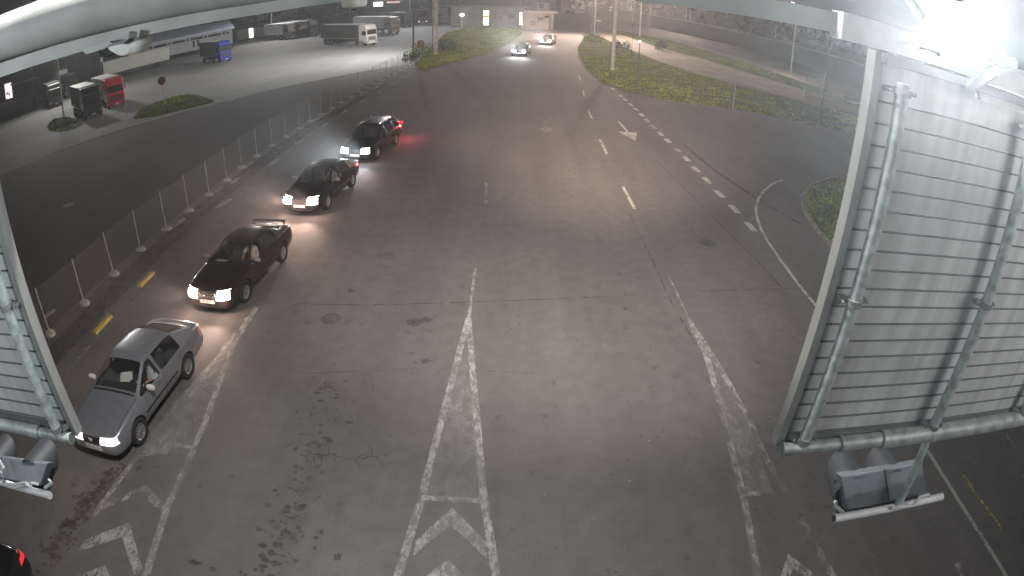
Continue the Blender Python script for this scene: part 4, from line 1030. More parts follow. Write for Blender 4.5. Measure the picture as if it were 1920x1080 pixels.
car4, bv4 = car('black estate car with roof rails and one red tail light glowing, last in the queue', 'car', (p4.x+.35, p4.y+2.35), R(-9), black, WAGON, 'head_cool', 'tail', ('tail', 'tail_on'), rails=True, name='estate_car', head_power=260, glare=8000, glare_up=1.8, head_col=(.9, .96, 1), plate=True)
k5 = g(40, 1042, .82)
# the black car leaving at the bottom left: only its rear corner shows
car5, bv5 = car('black car whose rear corner with red tail light shows at the bottom left', 'car', (k5.x-.72, k5.y-2.15), R(3), black, dict(LIFTBACK, tail=((.60, .68), (.78, .68), (.78, .80), (.62, .80)), ztail=(.70, .80)), 'head_soft', 'tail_on', name='leaving_car', head_power=0, plate=False)
fa = g(978, 97, .6)
car6, bv6 = car('small dark blue car with glaring white headlights coming down the far road', 'car', (fa.x, fa.y+2.2), R(-8), blue_dark, WAGON, 'head_cool', 'tail', name='blue_car', head_power=400, glare=12000, glare_up=1.7, head_col=(.95, 1, .95), detail=False, scale=1.0)
fb_ = g(1029, 76, .7)
car7, bv7 = car('farthest oncoming car, hidden behind its own bright headlights', 'car', (fb_.x, fb_.y+2.2), R(-12), grey_car, WAGON, 'head_warm', 'tail', name='oncoming_car', head_power=400, glare=16000, glare_up=1.6, head_col=(1, .85, .78), detail=False)

# tail glow of the last and third cars
def glow(car_root, loc, power, col):
    lamp('tail_glow', 'POINT', loc, None, power, col, radius=.05, parent=car_root)
glow(car4, (.98, 2.5, .8), 65, (1, .08, .12)); glow(car3, (.95, 2.5, .7), 16, (1, .1, .1)); glow(car5, (.78, 2.35, .78), .4, (1, .05, .08)); glow(car1, (.5, 2.45, .7), 1.2, (1, .25, .15))

# ------------------------------------------------------------------ people at the wheel
def person(label, car_root, seat_x, cowl_y, top, lean=0.0, turn=0.0, arm_up=False):
    wm = Matrix.Translation(car_root.location) @ Matrix.Rotation(car_root.rotation_euler.z, 4, 'Z')
    sx, cy = seat_x, cowl_y
    hip = Vector((sx, cy+1.12, .50))
    J = {'pelvis': (hip, .135), 'waist': (hip+Vector((0, .06, .17)), .125), 'chest': (hip+Vector((lean*.3, .10, .37)), .145), 'neck0': (hip+Vector((lean*.4, .10, .50)), .075), 'neck': (hip+Vector((lean*.45, .08, .55)), .052), 'head0': (hip+Vector((lean*.5, .05, .63)), .082), 'head1': (hip+Vector((lean*.5, .055, .72)), .088)}
    for s_, nm in ((1, 'l'), (-1, 'r')):
        J['sh'+nm] = (hip+Vector((s_*.18+lean*.35, .11, .43)), .062)
        J['el'+nm] = (hip+Vector((s_*.27, -.10, .24)), .046)
        J['wr'+nm] = (hip+Vector((s_*.15, -.33, .26 if not (arm_up and s_ > 0) else .30)), .030)
        J['ha'+nm] = (hip+Vector((s_*.13, -.41, .27)), .032)
        J['kn'+nm] = (hip+Vector((s_*.14, -.44, .02)), .075)
        J['an'+nm] = (hip+Vector((s_*.13, -.72, -.30)), .045)
        J['th'+nm] = (hip+Vector((s_*.10, -.06, -.01)), .095)
        J['fo'+nm] = (hip+Vector((s_*.13, -.84, -.32)), .035)
    E_ = [('pelvis', 'waist'), ('waist', 'chest'), ('chest', 'neck0'), ('neck0', 'neck'), ('neck', 'head0'), ('head0', 'head1')]
    for nm in 'lr': E_ += [('chest', 'sh'+nm), ('sh'+nm, 'el'+nm), ('el'+nm, 'wr'+nm), ('wr'+nm, 'ha'+nm), ('pelvis', 'th'+nm), ('th'+nm, 'kn'+nm), ('kn'+nm, 'an'+nm), ('an'+nm, 'fo'+nm)]
    # five fingers per hand, curled round the wheel
    for nm, s_ in (('l', 1), ('r', -1)):
        for k_ in range(5):
            base = J['ha'+nm][0]+Vector((s_*(.022-.011*k_) if k_ < 4 else -s_*.02, -.02, .0 if k_ < 4 else .012))
            J['f%s%d' % (nm, k_)] = (base+Vector((0, -.035, .012)), .009)
            J['g%s%d' % (nm, k_)] = (base+Vector((0, -.055+.006*abs(k_-1), -.012)), .0075)
            E_ += [('ha'+nm, 'f%s%d' % (nm, k_)), ('f%s%d' % (nm, k_), 'g%s%d' % (nm, k_))]
    keys = list(J); me = bpy.data.meshes.new('person_skeleton'); me.from_pydata([tuple(J[k_][0]) for k_ in keys], [(keys.index(a), keys.index(b)) for a, b in E_], [])
    o_ = bpy.data.objects.new('person_skeleton', me); COL.objects.link(o_)
    sk = o_.modifiers.new('skin', 'SKIN'); o_.modifiers.new('sub', 'SUBSURF').levels = 1
    bpy.context.view_layer.update()
    for i_, k_ in enumerate(keys):
        me.skin_vertices[0].data[i_].radius = (J[k_][1],)*2
        me.skin_vertices[0].data[i_].use_root = (k_ == 'pelvis')
    bpy.context.view_layer.update(); dg = bpy.context.evaluated_depsgraph_get()
    bm_ = bpy.data.meshes.new_from_object(o_.evaluated_get(dg), depsgraph=dg); bpy.data.objects.remove(o_)
    bm_.transform(Matrix.Translation(-hip)); bm_.materials.clear()
    for m_ in (top, M['skin'], M['trousers']): bm_.materials.append(m_)
    nk = J['neck'][0].z-hip.z-.02
    for p_ in bm_.polygons:
        c_ = p_.center; p_.use_smooth = True
        if c_.z > nk: p_.material_index = 1
        elif c_.y < -.22 and c_.z > .15: p_.material_index = 1
        elif c_.z < .06: p_.material_index = 2
        else: p_.material_index = 0
    bm_.name = 'person'
    po_ = bpy.data.objects.new('person', bm_); COL.objects.link(po_)
    po_.matrix_world = wm @ Matrix.Translation(hip)
    tag(po_, label, 'person')
    hc = J['head1'][0]-hip
    hm = MB(); hm.lathe([(.0, .112), (.05, .104), (.085, .075), (.100, .03), (.098, -.03), (.085, -.06)], 16, Matrix.Translation(hc+Vector((0, .018, .0)))); hm.build('hair', M['hair'], po_, smooth=True)
    fm = MB(); fm.box(hc+Vector((0, -.088, -.025)), (.020, .03, .035)); 
    for s_ in (-1, 1): fm.lathe([(0, .012), (.010, .006), (.012, 0)], 8, Matrix.Translation(hc+Vector((s_*.03, -.080, .0))) @ Matrix.Rotation(R(90), 4, 'X'))
    fm.box(hc+Vector((0, -.082, -.058)), (.045, .012, .008)); fm.build('face', M['skin'], po_)
    return po_
person('driver in a white shirt leaning over papers in the silver car', car1, .36, LIFTBACK['cowl']-LIFTBACK['L']/2, M['shirt'], lean=-.12)
person('driver in a pale shirt behind the windscreen of the dark saloon', car2, .30, SALOON['cowl']-SALOON['L']/2, mat('pale_shirt', (.50, .45, .42), .85), lean=-.15)
person('dimly seen driver in the third car of the queue', car3, .34, SALOON['cowl']-SALOON['L']/2, mat('grey_shirt', (.25, .22, .22), .85))
def incar(car_root, p): return (Matrix.Translation(car_root.location) @ Matrix.Rotation(car_root.rotation_euler.z, 4, 'Z')) @ Vector(p)
pp = incar(car1, (.02, -.42, .93)); tp = thing('document', 'white papers held up behind the windscreen of the silver car', 'papers', pp, car1.rotation_euler.z+.15)
MB().box((0, 0, .04), (.30, .01, .20), rx=R(-40)).box((.05, .03, .06), (.28, .01, .20), rx=R(-50), rz=.2).build('sheets', M['paper'], tp)
pp = incar(car2, (-.30, -.72, .92)); tp = thing('document', 'pale folder on the dashboard of the dark saloon', 'papers', pp, car2.rotation_euler.z)
MB().box((0, 0, .01), (.38, .12, .012)).build('sheets', M['paper'], tp)

# ================================================================== TRUCKS
def truck(label, front_px, head_deg, cab, boxm, boxlen, name='parked_truck', W=2.0, H=3.1, lit=False, roofm=None, cabh=None, gap=.12, wins=True, stripe=None, group=None, grillem=None, semi=True, cab_only=False, loc=None):
    a = R(head_deg)                           # forward = (sin a, -cos a)
    FL = Vector(loc) if loc else g(*front_px); r_ = Vector((math.cos(a), math.sin(a), 0)); f_ = Vector((math.sin(a), -math.cos(a), 0))
    c = FL + r_*W/2
    t_ = thing(name, label, 'truck', (c.x, c.y, 0), a, group)
    ch = cabh or H-.05; cl = 1.75; hw = W/2
    # cab: lower body and upper slanted part, front at local -y... +0
    mb = MB()
    prof = [(0, .55), (0, 1.35), (.03, 1.45), (.10, ch-.72), (.32, ch-.12), (.55, ch), (cl, ch), (cl, .75), (.9, .75), (.75, .45), (.05, .35)]
    nP = len(prof); vs = [(-hw, y_, z_) for y_, z_ in prof]+[(hw, y_, z_) for y_, z_ in prof]
    mb.add(vs, [tuple(range(nP)), tuple(range(2*nP-1, nP-1, -1))]+[(i, (i+1) % nP, nP+(i+1) % nP, nP+i) for i in range(nP)])
    mb.build('cab', cab, t_, bevel=.06)
    w1, w2 = 1.62, ch-.78
    def fy_(z_): return .03+(z_-1.45)*(.10-.03)/(ch-.72-1.45)-.012
    MB().add([(-hw*.88, fy_(w1), w1), (hw*.88, fy_(w1), w1), (hw*.84, fy_(w2), w2), (-hw*.84, fy_(w2), w2)], [(0, 1, 2, 3)]).build('windscreen', M['dark_pane'], t_)
    for s_ in (-1, 1):
        MB().add([(s_*(hw+.006), .28, 1.55), (s_*(hw+.006), 1.05, 1.55), (s_*(hw+.006), 1.05, 2.15), (s_*(hw+.006), .38, 2.15)], [(0, 1, 2, 3)]).build('side_window', M['dark_pane'], t_)
        MB().box((s_*(hw+.14), .12, 1.95), (.12, .10, .42)).box((s_*(hw+.07), .16, 2.12), (.16, .03, .03)).build('wing_mirror', M['black_plastic'], t_, bevel=.02)
        MB().box((s_*hw*.78, -.02, .62), (.34, .06, .15)).build('headlight', M['head_soft'] if lit else M['chrome'], t_, bevel=.02)
    gm = grillem or M['black_plastic']
    mb = MB()
    for k_ in range(5): mb.box((0, -.012, .80+k_*.12), (hw*1.45, .03, .075))
    mb.build('grille', gm, t_)
    MB().box((0, -.02, .42), (W*.98, .10, .22)).build('bumper', cab if grillem is None else M['black_plastic'], t_, bevel=.03)
    MB().box((0, -.08, .40), (.42, .02, .10)).build('number_plate', M['plate'], t_)
    MB().box((0, .02, w2+.12), (W*.92, .22, .05), rx=R(12)).build('sun_visor', cab, t_, bevel=.01)
    wm = MB().lathe([(.16, -.11), (.36, -.12), (.40, -.08), (.40, .08), (.36, .12), (.16, .11)], 20)
    rm = MB().lathe([(0, .06), (.10, .10), (.22, .02), (.24, .11), (.22, .115)], 16)
    ys = [.55] if cab_only else [.55, 2.6, ]
    if not cab_only:
        L_ = boxlen; y0 = cl+gap; top = H
        MB().box((0, y0+L_/2, (.95+top)/2), (W, L_, top-.95)).build('cargo_box', [boxm], t_, bevel=.03)
        if roofm: MB().box((0, y0+L_/2, top+.012), (W*.98, L_*.99, .02)).build('box_roof', roofm, t_)
        mb = MB()
        for s_ in (-1, 1):
            mb.box((s_*(hw+.004), y0+L_/2, 1.0), (.02, L_, .08)); mb.box((s_*(hw+.004), y0+.03, (.95+top)/2), (.02, .06, top-.95)); mb.box((s_*(hw+.004), y0+L_-.03, (.95+top)/2), (.02, .06, top-.95))
        mb.build('box_frame', stripe or M['frame'], t_)
        MB().box((0, y0+L_/2-.2, .80), (.7, L_+.6, .22)).box((0, y0+L_*.45, .58), (W*.92, L_*.28, .30)).build('chassis', M['black_plastic'], t_)
        ys = [.55, 2.35] + ([y0+L_-2.6, y0+L_-1.75, y0+L_-.9] if L_ > 5 else [y0+L_-1.0])
    f0 = None
    for y_ in ys:
        for s_ in (-1, 1):
            if f0 is None:
                wo = wm.build('wheel', M['rubber'], t_, smooth=True); ro = rm.build('rim', M['rim'], wo, smooth=True); f0 = (wo, ro)
            else:
                wo = f0[0].copy(); COL.objects.link(wo); wo.parent = t_; ro = f0[1].copy(); COL.objects.link(ro); ro.parent = wo
            wo.location = (s_*(hw-.14), y_, .40); wo.rotation_euler = (0, R(90)*s_, 0)
    if lit is True: pass
    return t_
red = mat('red_truck_paint', (.42, .02, .045), .35, .1, var=.05, coat=.4)
tarp_dark = mat('dark_tarpaulin', (.045, .05, .048), .6, var=.2, scale=.8)
tarp_grey = mat('grey_tarpaulin', (.20, .205, .195), .6, var=.12, scale=.8)
tarp_brown = mat('brown_tarpaulin', (.060, .052, .045), .65, var=.15, scale=.8)
roof_pale = mat('pale_roof', (.36, .36, .33), .6, var=.15, scale=.6)
whitebox = mat('white_box', (.60, .60, .60), .5, var=.05, scale=.8)
white_p = mat('white_truck_paint', (.62, .61, .60), .35, .05, var=.04)
black_p = mat('black_truck_paint', (.018, .020, .022), .3, .1, coat=.5)
blue_p = mat('blue_truck_paint', (.014, .022, .24), .35, .1, var=.05, coat=.4)
green_p = mat('dark_green_truck_paint', (.020, .030, .026), .35, .1, coat=.4)
truck('red truck cab with a grey box, parked beside the black truck', (204, 206), 52, red, tarp_grey, 6.2, roofm=roof_pale, gap=.15)
truck('black truck with a pale roof parked nearest in the lot, left of the red truck', (160, 226), 52, black_p, tarp_dark, 6.0, roofm=roof_pale)
truck('dark truck with round chrome grille rim behind the thin lot pole', (94, 204), 52, black_p, tarp_dark, 5.5, roofm=tarp_grey)
truck('dark blue truck between the black truck and the thin pole', (118, 199), 52, mat('navy_paint', (.02, .028, .05), .4), tarp_grey, 5.0, roofm=tarp_grey, H=3.1, loc=g(150, 186)+Vector((-6, 3.5, 0)))
truck('blue cab truck with a dark brown box standing alone in the lot', (414, 118), 60, blue_p, tarp_brown, 4.1, roofm=roof_pale)
truck('white cab truck with a dark curtain trailer and pale side stripe', (688, 86), 56, white_p, tarp_dark, 8.8, roofm=roof_pale, stripe=M['kerb'])
truck('grey truck standing behind the white cab truck', (734, 64), 55, mat('grey_truck_paint', (.15, .16, .165), .4), mat('grey_box', (.26, .275, .28), .55, var=.06), 8.4, roofm=whitebox, stripe=mat('box_edge', (.3, .31, .31), .5))
truck('white box truck nearest the beige hut', (541, 75), 60, mat('dull_grey_paint', (.12, .13, .13), .4), whitebox, 5.6, roofm=whitebox)
truck('black cab truck right of the white box truck', (562, 72), 60, black_p, tarp_dark, 5.5, roofm=whitebox)
truck('dark green truck half hidden behind the curtain trailer', (582, 69), 60, green_p, tarp_grey, 5.5, roofm=whitebox)
truck('dark truck beyond the grey truck near the lot pole', (758, 52), 50, black_p, tarp_dark, 6.0, roofm=roof_pale)
truck('truck with its two headlights on in the far row left of the pale mast', (784, 46), 25, mat('maroon_truck_paint', (.12, .05, .05), .4), tarp_grey, 5.5, lit=True)
truck('dark truck with pale roof lines right of the pale mast', (822, 45), 15, green_p, tarp_dark, 6.0, roofm=roof_pale)

# parked semi-trailers without cabs
def trailer(label, A, B, z0, z1, depth, m):
    a, b = g(*A), g(*B); d = b-a; L_ = d.length; ang = math.atan2(d.y, d.x)
    t_ = thing('parked_trailer', label, 'trailer', a, ang)
    MB().box((L_/2, depth/2, (z0+z1)/2), (L_, depth, z1-z0)).build('cargo_box', m, t_, bevel=.04)
    MB().box((L_/2, depth/2, z1+.012), (L_*.99, depth*.98, .02)).build('box_roof', whitebox, t_)
    MB().box((L_/2, -.01, z0+.05), (L_, .02, .06)).box((L_/2, -.01, z1-.04), (L_, .02, .05)).build('box_frame', M['frame'], t_)
    MB().box((L_/2, depth/2, z0-.15), (L_*.95, .7, .2)).box((L_*.5, .1, z0-.28), (L_*.35, .06, .32)).build('chassis', M['black_plastic'], t_)
    wm = MB().lathe([(.16, -.11), (.36, -.12), (.40, -.08), (.40, .08), (.36, .12), (.0, .09)], 20)
    f0 = None
    for x_ in (L_*.12, L_*.12+.85, L_*.12+1.7, L_*.82):
        for y_ in (.15, depth-.15):
            if f0 is None: f0 = wo = wm.build('wheel', M['rubber'], t_, smooth=True)
            else: wo = f0.copy(); COL.objects.link(wo); wo.parent = t_
            wo.location = (x_, y_, .40); wo.rotation_euler = (R(90), 0, 0)
    return t_
trailer('long pale grey box trailer parked in front of the shed', (196, 153), (319, 121), .85, 3.0, 2.0, mat('trailer_grey', (.40, .41, .38), .55, var=.06, scale=.6))
t_ = trailer('white box trailer with faint blue drawings behind the red truck', (114, 168), (196, 139), .85, 3.2, 2.0, mat('trailer_white', (.55, .56, .57), .55, var=.05))
dm_ = mat('faint_drawing', (.28, .34, .36), .6)
for (x_, z_, w_, h_) in ((3.0, 2.3, .5, .6), (5.2, 2.2, .7, .7), (7.2, 2.3, .9, .8), (8.6, 2.1, .6, .5)): MB().lathe([(0, .012), (w_*.5, .012), (w_*.5, 0)], 9, Matrix.Translation((x_, -.012, z_)) @ Matrix.Rotation(R(90), 4, 'X') @ Matrix.Scale(h_/w_, 4, (0, 1, 0))).build('box_drawing', dm_, t_)

# ================================================================== BUILDINGS
def wallbox(mb, A, B, h, depth, z0=0):
    a, b = Vector(A), Vector(B); d = b-a; L_ = d.length
    return L_, math.atan2(d.y, d.x)
def building(name, label, A, B, h, depth, wallm, cat='building'):
    a = A if isinstance(A, Vector) else g(*A); b = B if isinstance(B, Vector) else g(*B); d = b-a; L_ = d.length; ang = math.atan2(d.y, d.x)
    t_ = thing(name, label, cat, a, ang)
    MB().box((L_/2, depth/2, h/2), (L_, depth, h)).build('wall', wallm, t_)
    return t_, L_
def win(t_, x, z, w_, h_, m=None, frame=True):
    f = MB().box((x, -.03, z), (w_+.16, .06, h_+.16)).build('window', M['frame'] if frame else M['dark_wall'], t_)
    MB().box((x, -.065, z), (w_, .02, h_)).build('pane', m or M['dark_pane'], f)
    return f
# long shed behind the trailers
sh, L_ = building('long_shed', 'long grey shed with a pale roof and a row of small high windows', (255, 126), (437, 88), 3.5, 9, M['cyan_wall'])
rf = MB(); rf.prism([(-.4, -.4, 3.5), (-.4, 4.5, 4.9), (-.4, 9.4, 3.5), (-.4, 9.4, 3.62), (-.4, 4.5, 5.05), (-.4, -.4, 3.66)], (L_+.8, 0, 0)); rf.build('roof', M['shed_roof'], sh)
MB().prism([(.02, 0, 3.5), (.02, 9, 3.5), (.02, 4.5, 4.88)], (L_-.04, 0, 0)).build('gable', M['cyan_wall'], sh)
for k_ in range(5):
    for j_ in range(7):
        x_ = L_*(.05+.185*k_)+j_*.75
        if x_ < L_-.6: MB().box((x_, -.02, 2.85), (.5, .05, .42)).build('window', M['dark_pane'], sh)
for x_ in (L_*.12, L_*.16, L_*.60, L_*.645): MB().box((x_, -.025, 1.9), (.35, .05, 1.2)).build('tall_window', M['dark_pane'], sh)
mb = MB()
for k_ in range(int(L_/1.2)): mb.box((k_*1.2+.3, -.008, 1.7), (.05, .016, 3.3))
mb.build('cladding_rib', M['cyan_wall'], sh)
MB().box((L_/2, -.04, .35), (L_, .04, .7)).build('plinth', M['dark_wall'], sh)
# beige hut
hu, L_ = building('beige_hut', 'low beige hut with one bright doorway beside the white box truck', (446, 76), (497, 69), 2.3, 4, M['beige_wall'])
win(hu, L_*.50, 1.25, .9, 2.0, M['lit_white']); MB().box((L_/2, 2, 2.36), (L_+.5, 4.5, .12)).build('roof', M['dark_wall'], hu)
MB().box((L_*.8, -.04, 1.1), (1.6, .06, 1.9)).build('shutter', mat('pinkish_shutter', (.48, .38, .36), .7), hu)
structure('hut_pavement', MB().strip(G3([(440, 82), (500, 74), (500, 72)]), 2.2, .05), M['kerb'])
# left dark building with lit doorway
lb, L_ = building('dark_office', 'dark low office with a brightly lit doorway at the left edge', (2, 193), (140, 160), 5.0, 8, M['dark_wall'])
MB().box((-8, 4, 2.5), (16, 8, 5)).build('wing', M['dark_wall'], lb)
# lit bay placed where the photo shows it
u0 = (g(8, 192)-lb.location); ang = lb.rotation_euler.z; xl = u0.x*math.cos(ang)+u0.y*math.sin(ang)
win(lb, xl+1.3, 1.9, 2.3, 2.9, M['lit_pink'])
MB().box((xl+.9, -.12, 1.5), (.9, .04, .30), ry=R(-25)).box((xl+1.5, -.12, 1.2), (.5, .04, .35), ry=R(15)).build('railing', M['dark_pane'], lb)
win(lb, xl+4.2, 2.2, 1.0, .5, M['dark_pane'], False); MB().box((L_*.5, 4, 5.1), (L_+.6, 8.6, .2)).build('roof', M['dark_wall'], lb)
MB().box((xl+6.5, -.06, 2.9), (9, .06, .25)).build('fascia', M['grey_wall'], lb)
# centre building
cb, L_ = building('customs_building', 'low grey building with two tall lit windows at the end of the road', (845, 50), (984, 54), 4.0, 10, M['grey_wall'])
def lx(o, px, py):
    u = g(px, py)-o.location; a_ = o.rotation_euler.z; return u.x*math.cos(a_)+u.y*math.sin(a_)
X1 = lx(cb, 912, 51); X2 = lx(cb, 979, 53.5)
f = win(cb, X1, 1.9, 1.05, 2.9, M['lit_pane'], False); MB().box((X1, -.085, 2.2), (1.0, .015, .45)).build('curtain', mat('curtain', (.5, .42, .2), .8, emit=(1, .75, .3), estr=.35), f)
MB().box((X1, -.09, 3.0), (1.0, .01, .7)).build('bright_pane', M['lit_white'], f); MB().box((X1, -.09, 1.2), (.95, .01, .9)).build('bright_pane', M['lit_white'], f)
f = win(cb, X2, 2.0, .95, 2.5, M['lit_pane'], False); MB().box((X2+.08, -.09, 2.2), (.10, .02, 2.2)).box((X2, -.09, 2.75), (.9, .02, .12)).build('mullion', M['dark_wall'], f)
win(cb, lx(cb, 933, 52), 2.3, 1.0, .75, frame=False); win(cb, lx(cb, 958, 53), 2.35, .9, .7, frame=False)
MB().box((L_/2, 5, 4.1), (L_+.8, 10.8, .25)).build('roof', mat('flat_roof', (.10, .10, .11), .8), cb)
MB().box((L_/2, 5, 5.2), (L_*.7, 6, 2.0)).build('upper_storey', M['dark_wall'], cb)
pb, L_ = building('lit_annex', 'pale annex with a white fascia and corner pillar right of the tall lit windows', g(986, 55), g(986, 55)+Vector((4.4, 2.2, 0)), 3.3, 5, M['pink_wall'])
MB().box((L_*.55, -.5, 3.45), (L_*1.25, 2.0, .42)).build('fascia', mat('white_fascia', (.68, .62, .60), .6), pb)
win(pb, L_*.24, 1.3, .7, .6, frame=False); win(pb, L_*.60, 2.0, 1.0, .5, frame=False); win(pb, L_*.88, 2.5, .8, .3, frame=False)
MB().box((L_*.95, -1.3, 1.7), (.5, .4, 3.2)).build('pillar', M['pink_wall'], pb)
MB().box((L_*.7, 1.5, 4.5), (L_*.5, 3, 1.6)).build('upper_storey', mat('dim_render', (.25, .22, .21), .8), pb)
win(pb, L_*.62, 4.6, .8, .8, frame=False)
# hall behind the road bend
hb_, L_ = building('far_hall', 'far grey hall with a dark doorway above the road bend', (1030, 27), (1096, 24), 5.5, 14, M['grey_wall'])
win(hb_, L_*.22, 2.6, 3.2, 4.2, frame=False); MB().box((L_/2, 7, 5.6), (L_+.8, 14.6, .25)).build('roof', M['dark_wall'], hb_)
# canopies with lit signs above the far trucks
kb, L_ = building('lit_kiosk', 'kiosk with a white lit panel and a pink strip behind the trucks', (672, 38), (772, 34), 4.8, 8, M['dark_wall'])
MB().box((lx(kb, 706, 37), -.15, 4.0), (2.4, .2, 1.1)).build('lit_panel', M['lit_white'], kb)
MB().box((lx(kb, 734, 36), -.15, 4.35), (3.3, .2, .40)).build('lit_strip', mat('pink_strip', (.9, .6, .6), .5, emit=(1, .62, .60), estr=.8), kb)
MB().box((L_*.5, -1, 5.0), (L_+2, 3, .35)).build('canopy', mat('pink_canopy', (.30, .20, .20), .6), kb)
kb2, L_ = building('white_booth', 'small pinkish white booth above the curtain trailer', (668, 38), (676, 37.6), 3.0, 2.0, M['pink_wall'])
# distant dark wall / hedges
bw, L_ = building('boundary_wall', 'long dark wall beyond the far road on the right', (1100, 29), (1700, 188), 3.2, .4, M['dark_wall'], 'wall')
MB().box((L_/2, -.03, 3.25), (L_, .6, .12)).build('coping', M['grey_wall'], bw)

# ================================================================== TREES
def tree(label, base, h, r, m, n=900, seed=1, name='tree', size=.35, trunk=True):
    q = random.Random(seed); t_ = thing(name, label, 'tree' if trunk else 'bush', base)
    if trunk:
        mb = MB(); mb.tube([(0, 0, 0), (.1*r*.3, 0, h*.3), (0, .1, h*.6)], [.22*h/8, .16*h/8, .08*h/8], 8)
        for k_ in range(6):
            a = q.uniform(0, 6.28); z_ = h*q.uniform(.3, .5); mb.tube([(0, 0, z_), (math.cos(a)*r*.5, math.sin(a)*r*.5, z_+h*.25)], [.09*h/8, .03], 6)
        mb.build('trunk', M['wood_bark'], t_)
    cl = [(q.uniform(-.6, .6)*r, q.uniform(-.6, .6)*r, h*(.62 if trunk else .5)+q.uniform(-.28, .25)*h, q.uniform(.3, .55)*r) for _ in range(9)]
    mb = MB()
    for _ in range(n):
        cx, cy_, cz, cr = q.choice(cl); v = Vector((q.gauss(0, 1), q.gauss(0, 1), q.gauss(0, 1))).normalized()*cr*q.uniform(.5, 1.05)**.5
        p = Vector((cx, cy_, max(.1, cz)))+v
        if p.z < .02: p.z = .05
        u = Vector((q.gauss(0, 1), q.gauss(0, 1), q.gauss(0, 1))).normalized(); w_ = u.orthogonal().normalized(); s_ = size*q.uniform(.5, 1.2)
        mb.add([p-u*s_, p+w_*s_*.6, p+u*s_, p-w_*s_*.6], [(0, 1, 2, 3)])
    mb.build('crown', m, t_)
    return t_
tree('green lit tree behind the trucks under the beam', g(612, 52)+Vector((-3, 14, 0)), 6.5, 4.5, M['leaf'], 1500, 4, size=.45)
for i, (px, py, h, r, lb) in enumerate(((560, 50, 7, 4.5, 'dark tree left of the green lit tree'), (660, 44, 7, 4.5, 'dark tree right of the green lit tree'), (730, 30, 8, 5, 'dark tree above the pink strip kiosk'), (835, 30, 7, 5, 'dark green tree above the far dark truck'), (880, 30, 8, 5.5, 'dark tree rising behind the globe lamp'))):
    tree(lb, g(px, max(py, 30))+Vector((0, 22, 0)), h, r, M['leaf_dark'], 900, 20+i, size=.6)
t_ = tree('small dark bush on the grass of the right verge', g(1240, 93), 1.5, 1.3, mat('blue_dark_leaves', (.018, .024, .032), .8, var=.4), 420, 61, 'bush', .16, False)
tree('low green bush right of the concrete pole', g(1163, 90), 1.1, 1.5, M['leaf_dark'], 360, 62, 'bush', .16, False)
tree('bright green weeds at the corner of the verge beside the road bend', g(1112, 78), 1.0, 1.8, M['leaf'], 420, 63, 'bush', .14, False)
tree('yellow green bush on the left verge beside the pale mast', g(795, 108), 1.5, 1.6, M['leaf'], 600, 64, 'bush', .14, False)
tree('leafy bush on the left verge right of the pale mast', g(838, 98), 1.3, 2.2, M['leaf'], 700, 65, 'bush', .14, False)
tree('dark bush at the left foot of the lot pole', g(768, 116), 1.0, .9, M['leaf_dark'], 320, 66, 'bush', .12, False)
# far wood as one mass
q = random.Random(9); mb = MB()
for k_ in range(5200):
    u = q.random(); x_ = -170+u*360; y_ = 195+q.uniform(-6, 12)+abs(x_)*.03; hmax = 6.5+2.5*math.sin(x_*.13)+1.5*math.sin(x_*.37+1)
    p = Vector((x_, y_, q.uniform(0, hmax))); d1 = Vector((q.gauss(0, 1), q.gauss(0, 1), q.gauss(0, 1))).normalized(); w_ = d1.orthogonal(); s_ = q.uniform(.7, 1.7)
    mb.add([p-d1*s_, p+w_*s_*.6, p+d1*s_, p-w_*s_*.6], [(0, 1, 2, 3)])
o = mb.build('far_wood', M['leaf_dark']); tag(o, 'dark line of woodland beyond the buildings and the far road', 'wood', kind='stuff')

mb = MB(); n_ = 90; vs = []
for i in range(n_+1):
    x_ = -200+400*i/n_; h_ = 7.5+2.2*math.sin(i*.31)+1.3*math.sin(i*.83+1)
    vs += [(x_, 204+abs(x_)*.03, 0), (x_, 214+abs(x_)*.03, h_*.8), (x_, 228+abs(x_)*.03, h_), (x_, 246+abs(x_)*.03, 0)]
mb.add(vs, [(4*i+k, 4*i+4+k, 4*i+5+k, 4*i+1+k) for i in range(n_) for k in range(3)])
hm2 = mat('dark_backdrop', (.004, .005, .004), .95, var=.5, scale=.2); hm2.node_tree.nodes['Principled BSDF'].inputs['Specular IOR Level'].default_value = 0
structure('backdrop_ridge', mb, hm2, smooth=True)  # dark ridge added behind the wood to hide bright haze in its gaps
# ================================================================== POLES AND SIGNS
def pole(label, base, h, r, m, name='lamp_pole', arm=None, r2=None, cat='pole', power=0, col=WARM, tgt=None, size=150):
    b = g(*base) if len(base) == 2 else Vector(base)
    t_ = thing(name, label, cat, (b.x, b.y, 0))
    MB().tube([(0, 0, 0), (0, 0, h)], [r, r2 or r*.6], 10).build('shaft', m, t_, smooth=True)
    MB().lathe([(0, .25), (r*1.25, .25), (r*1.4, .0)], 12).build('foot', m, t_)
    if arm:
        ax, ay = arm; MB().tube([(0, 0, h-.1), (ax*.5, ay*.5, h+.25), (ax, ay, h+.3)], .04, 8).build('arm', m, t_)
        hd = MB().box((ax, ay, h+.27), (.5, .35, .12)).build('lamp_head', M['pole'], t_)
        MB().box((ax, ay, h+.195), (.42, .28, .02)).build('lens', M['lens'], hd)
        if power: lamp('street_light', 'SPOT', (ax, ay, h+.15), tgt and tuple(tgt) or (ax, ay, 0), power, col, size, 1.0, .7, parent=t_)
    return t_
pole('dark lot pole standing where the verge meets the truck park', (775, 106), 12, .13, M['pole_dark'], arm=(-1.0, 0), power=42000, col=(1, .99, .95), tgt=(-16, -2, 0), size=150)
pole('thick pale mast on the left verge', (817, 103), 12, .24, M['pole_conc'], r2=.20)
pole('slim pale mast just left of the thick mast', (811, 85), 12, .10, M['pole_conc'])
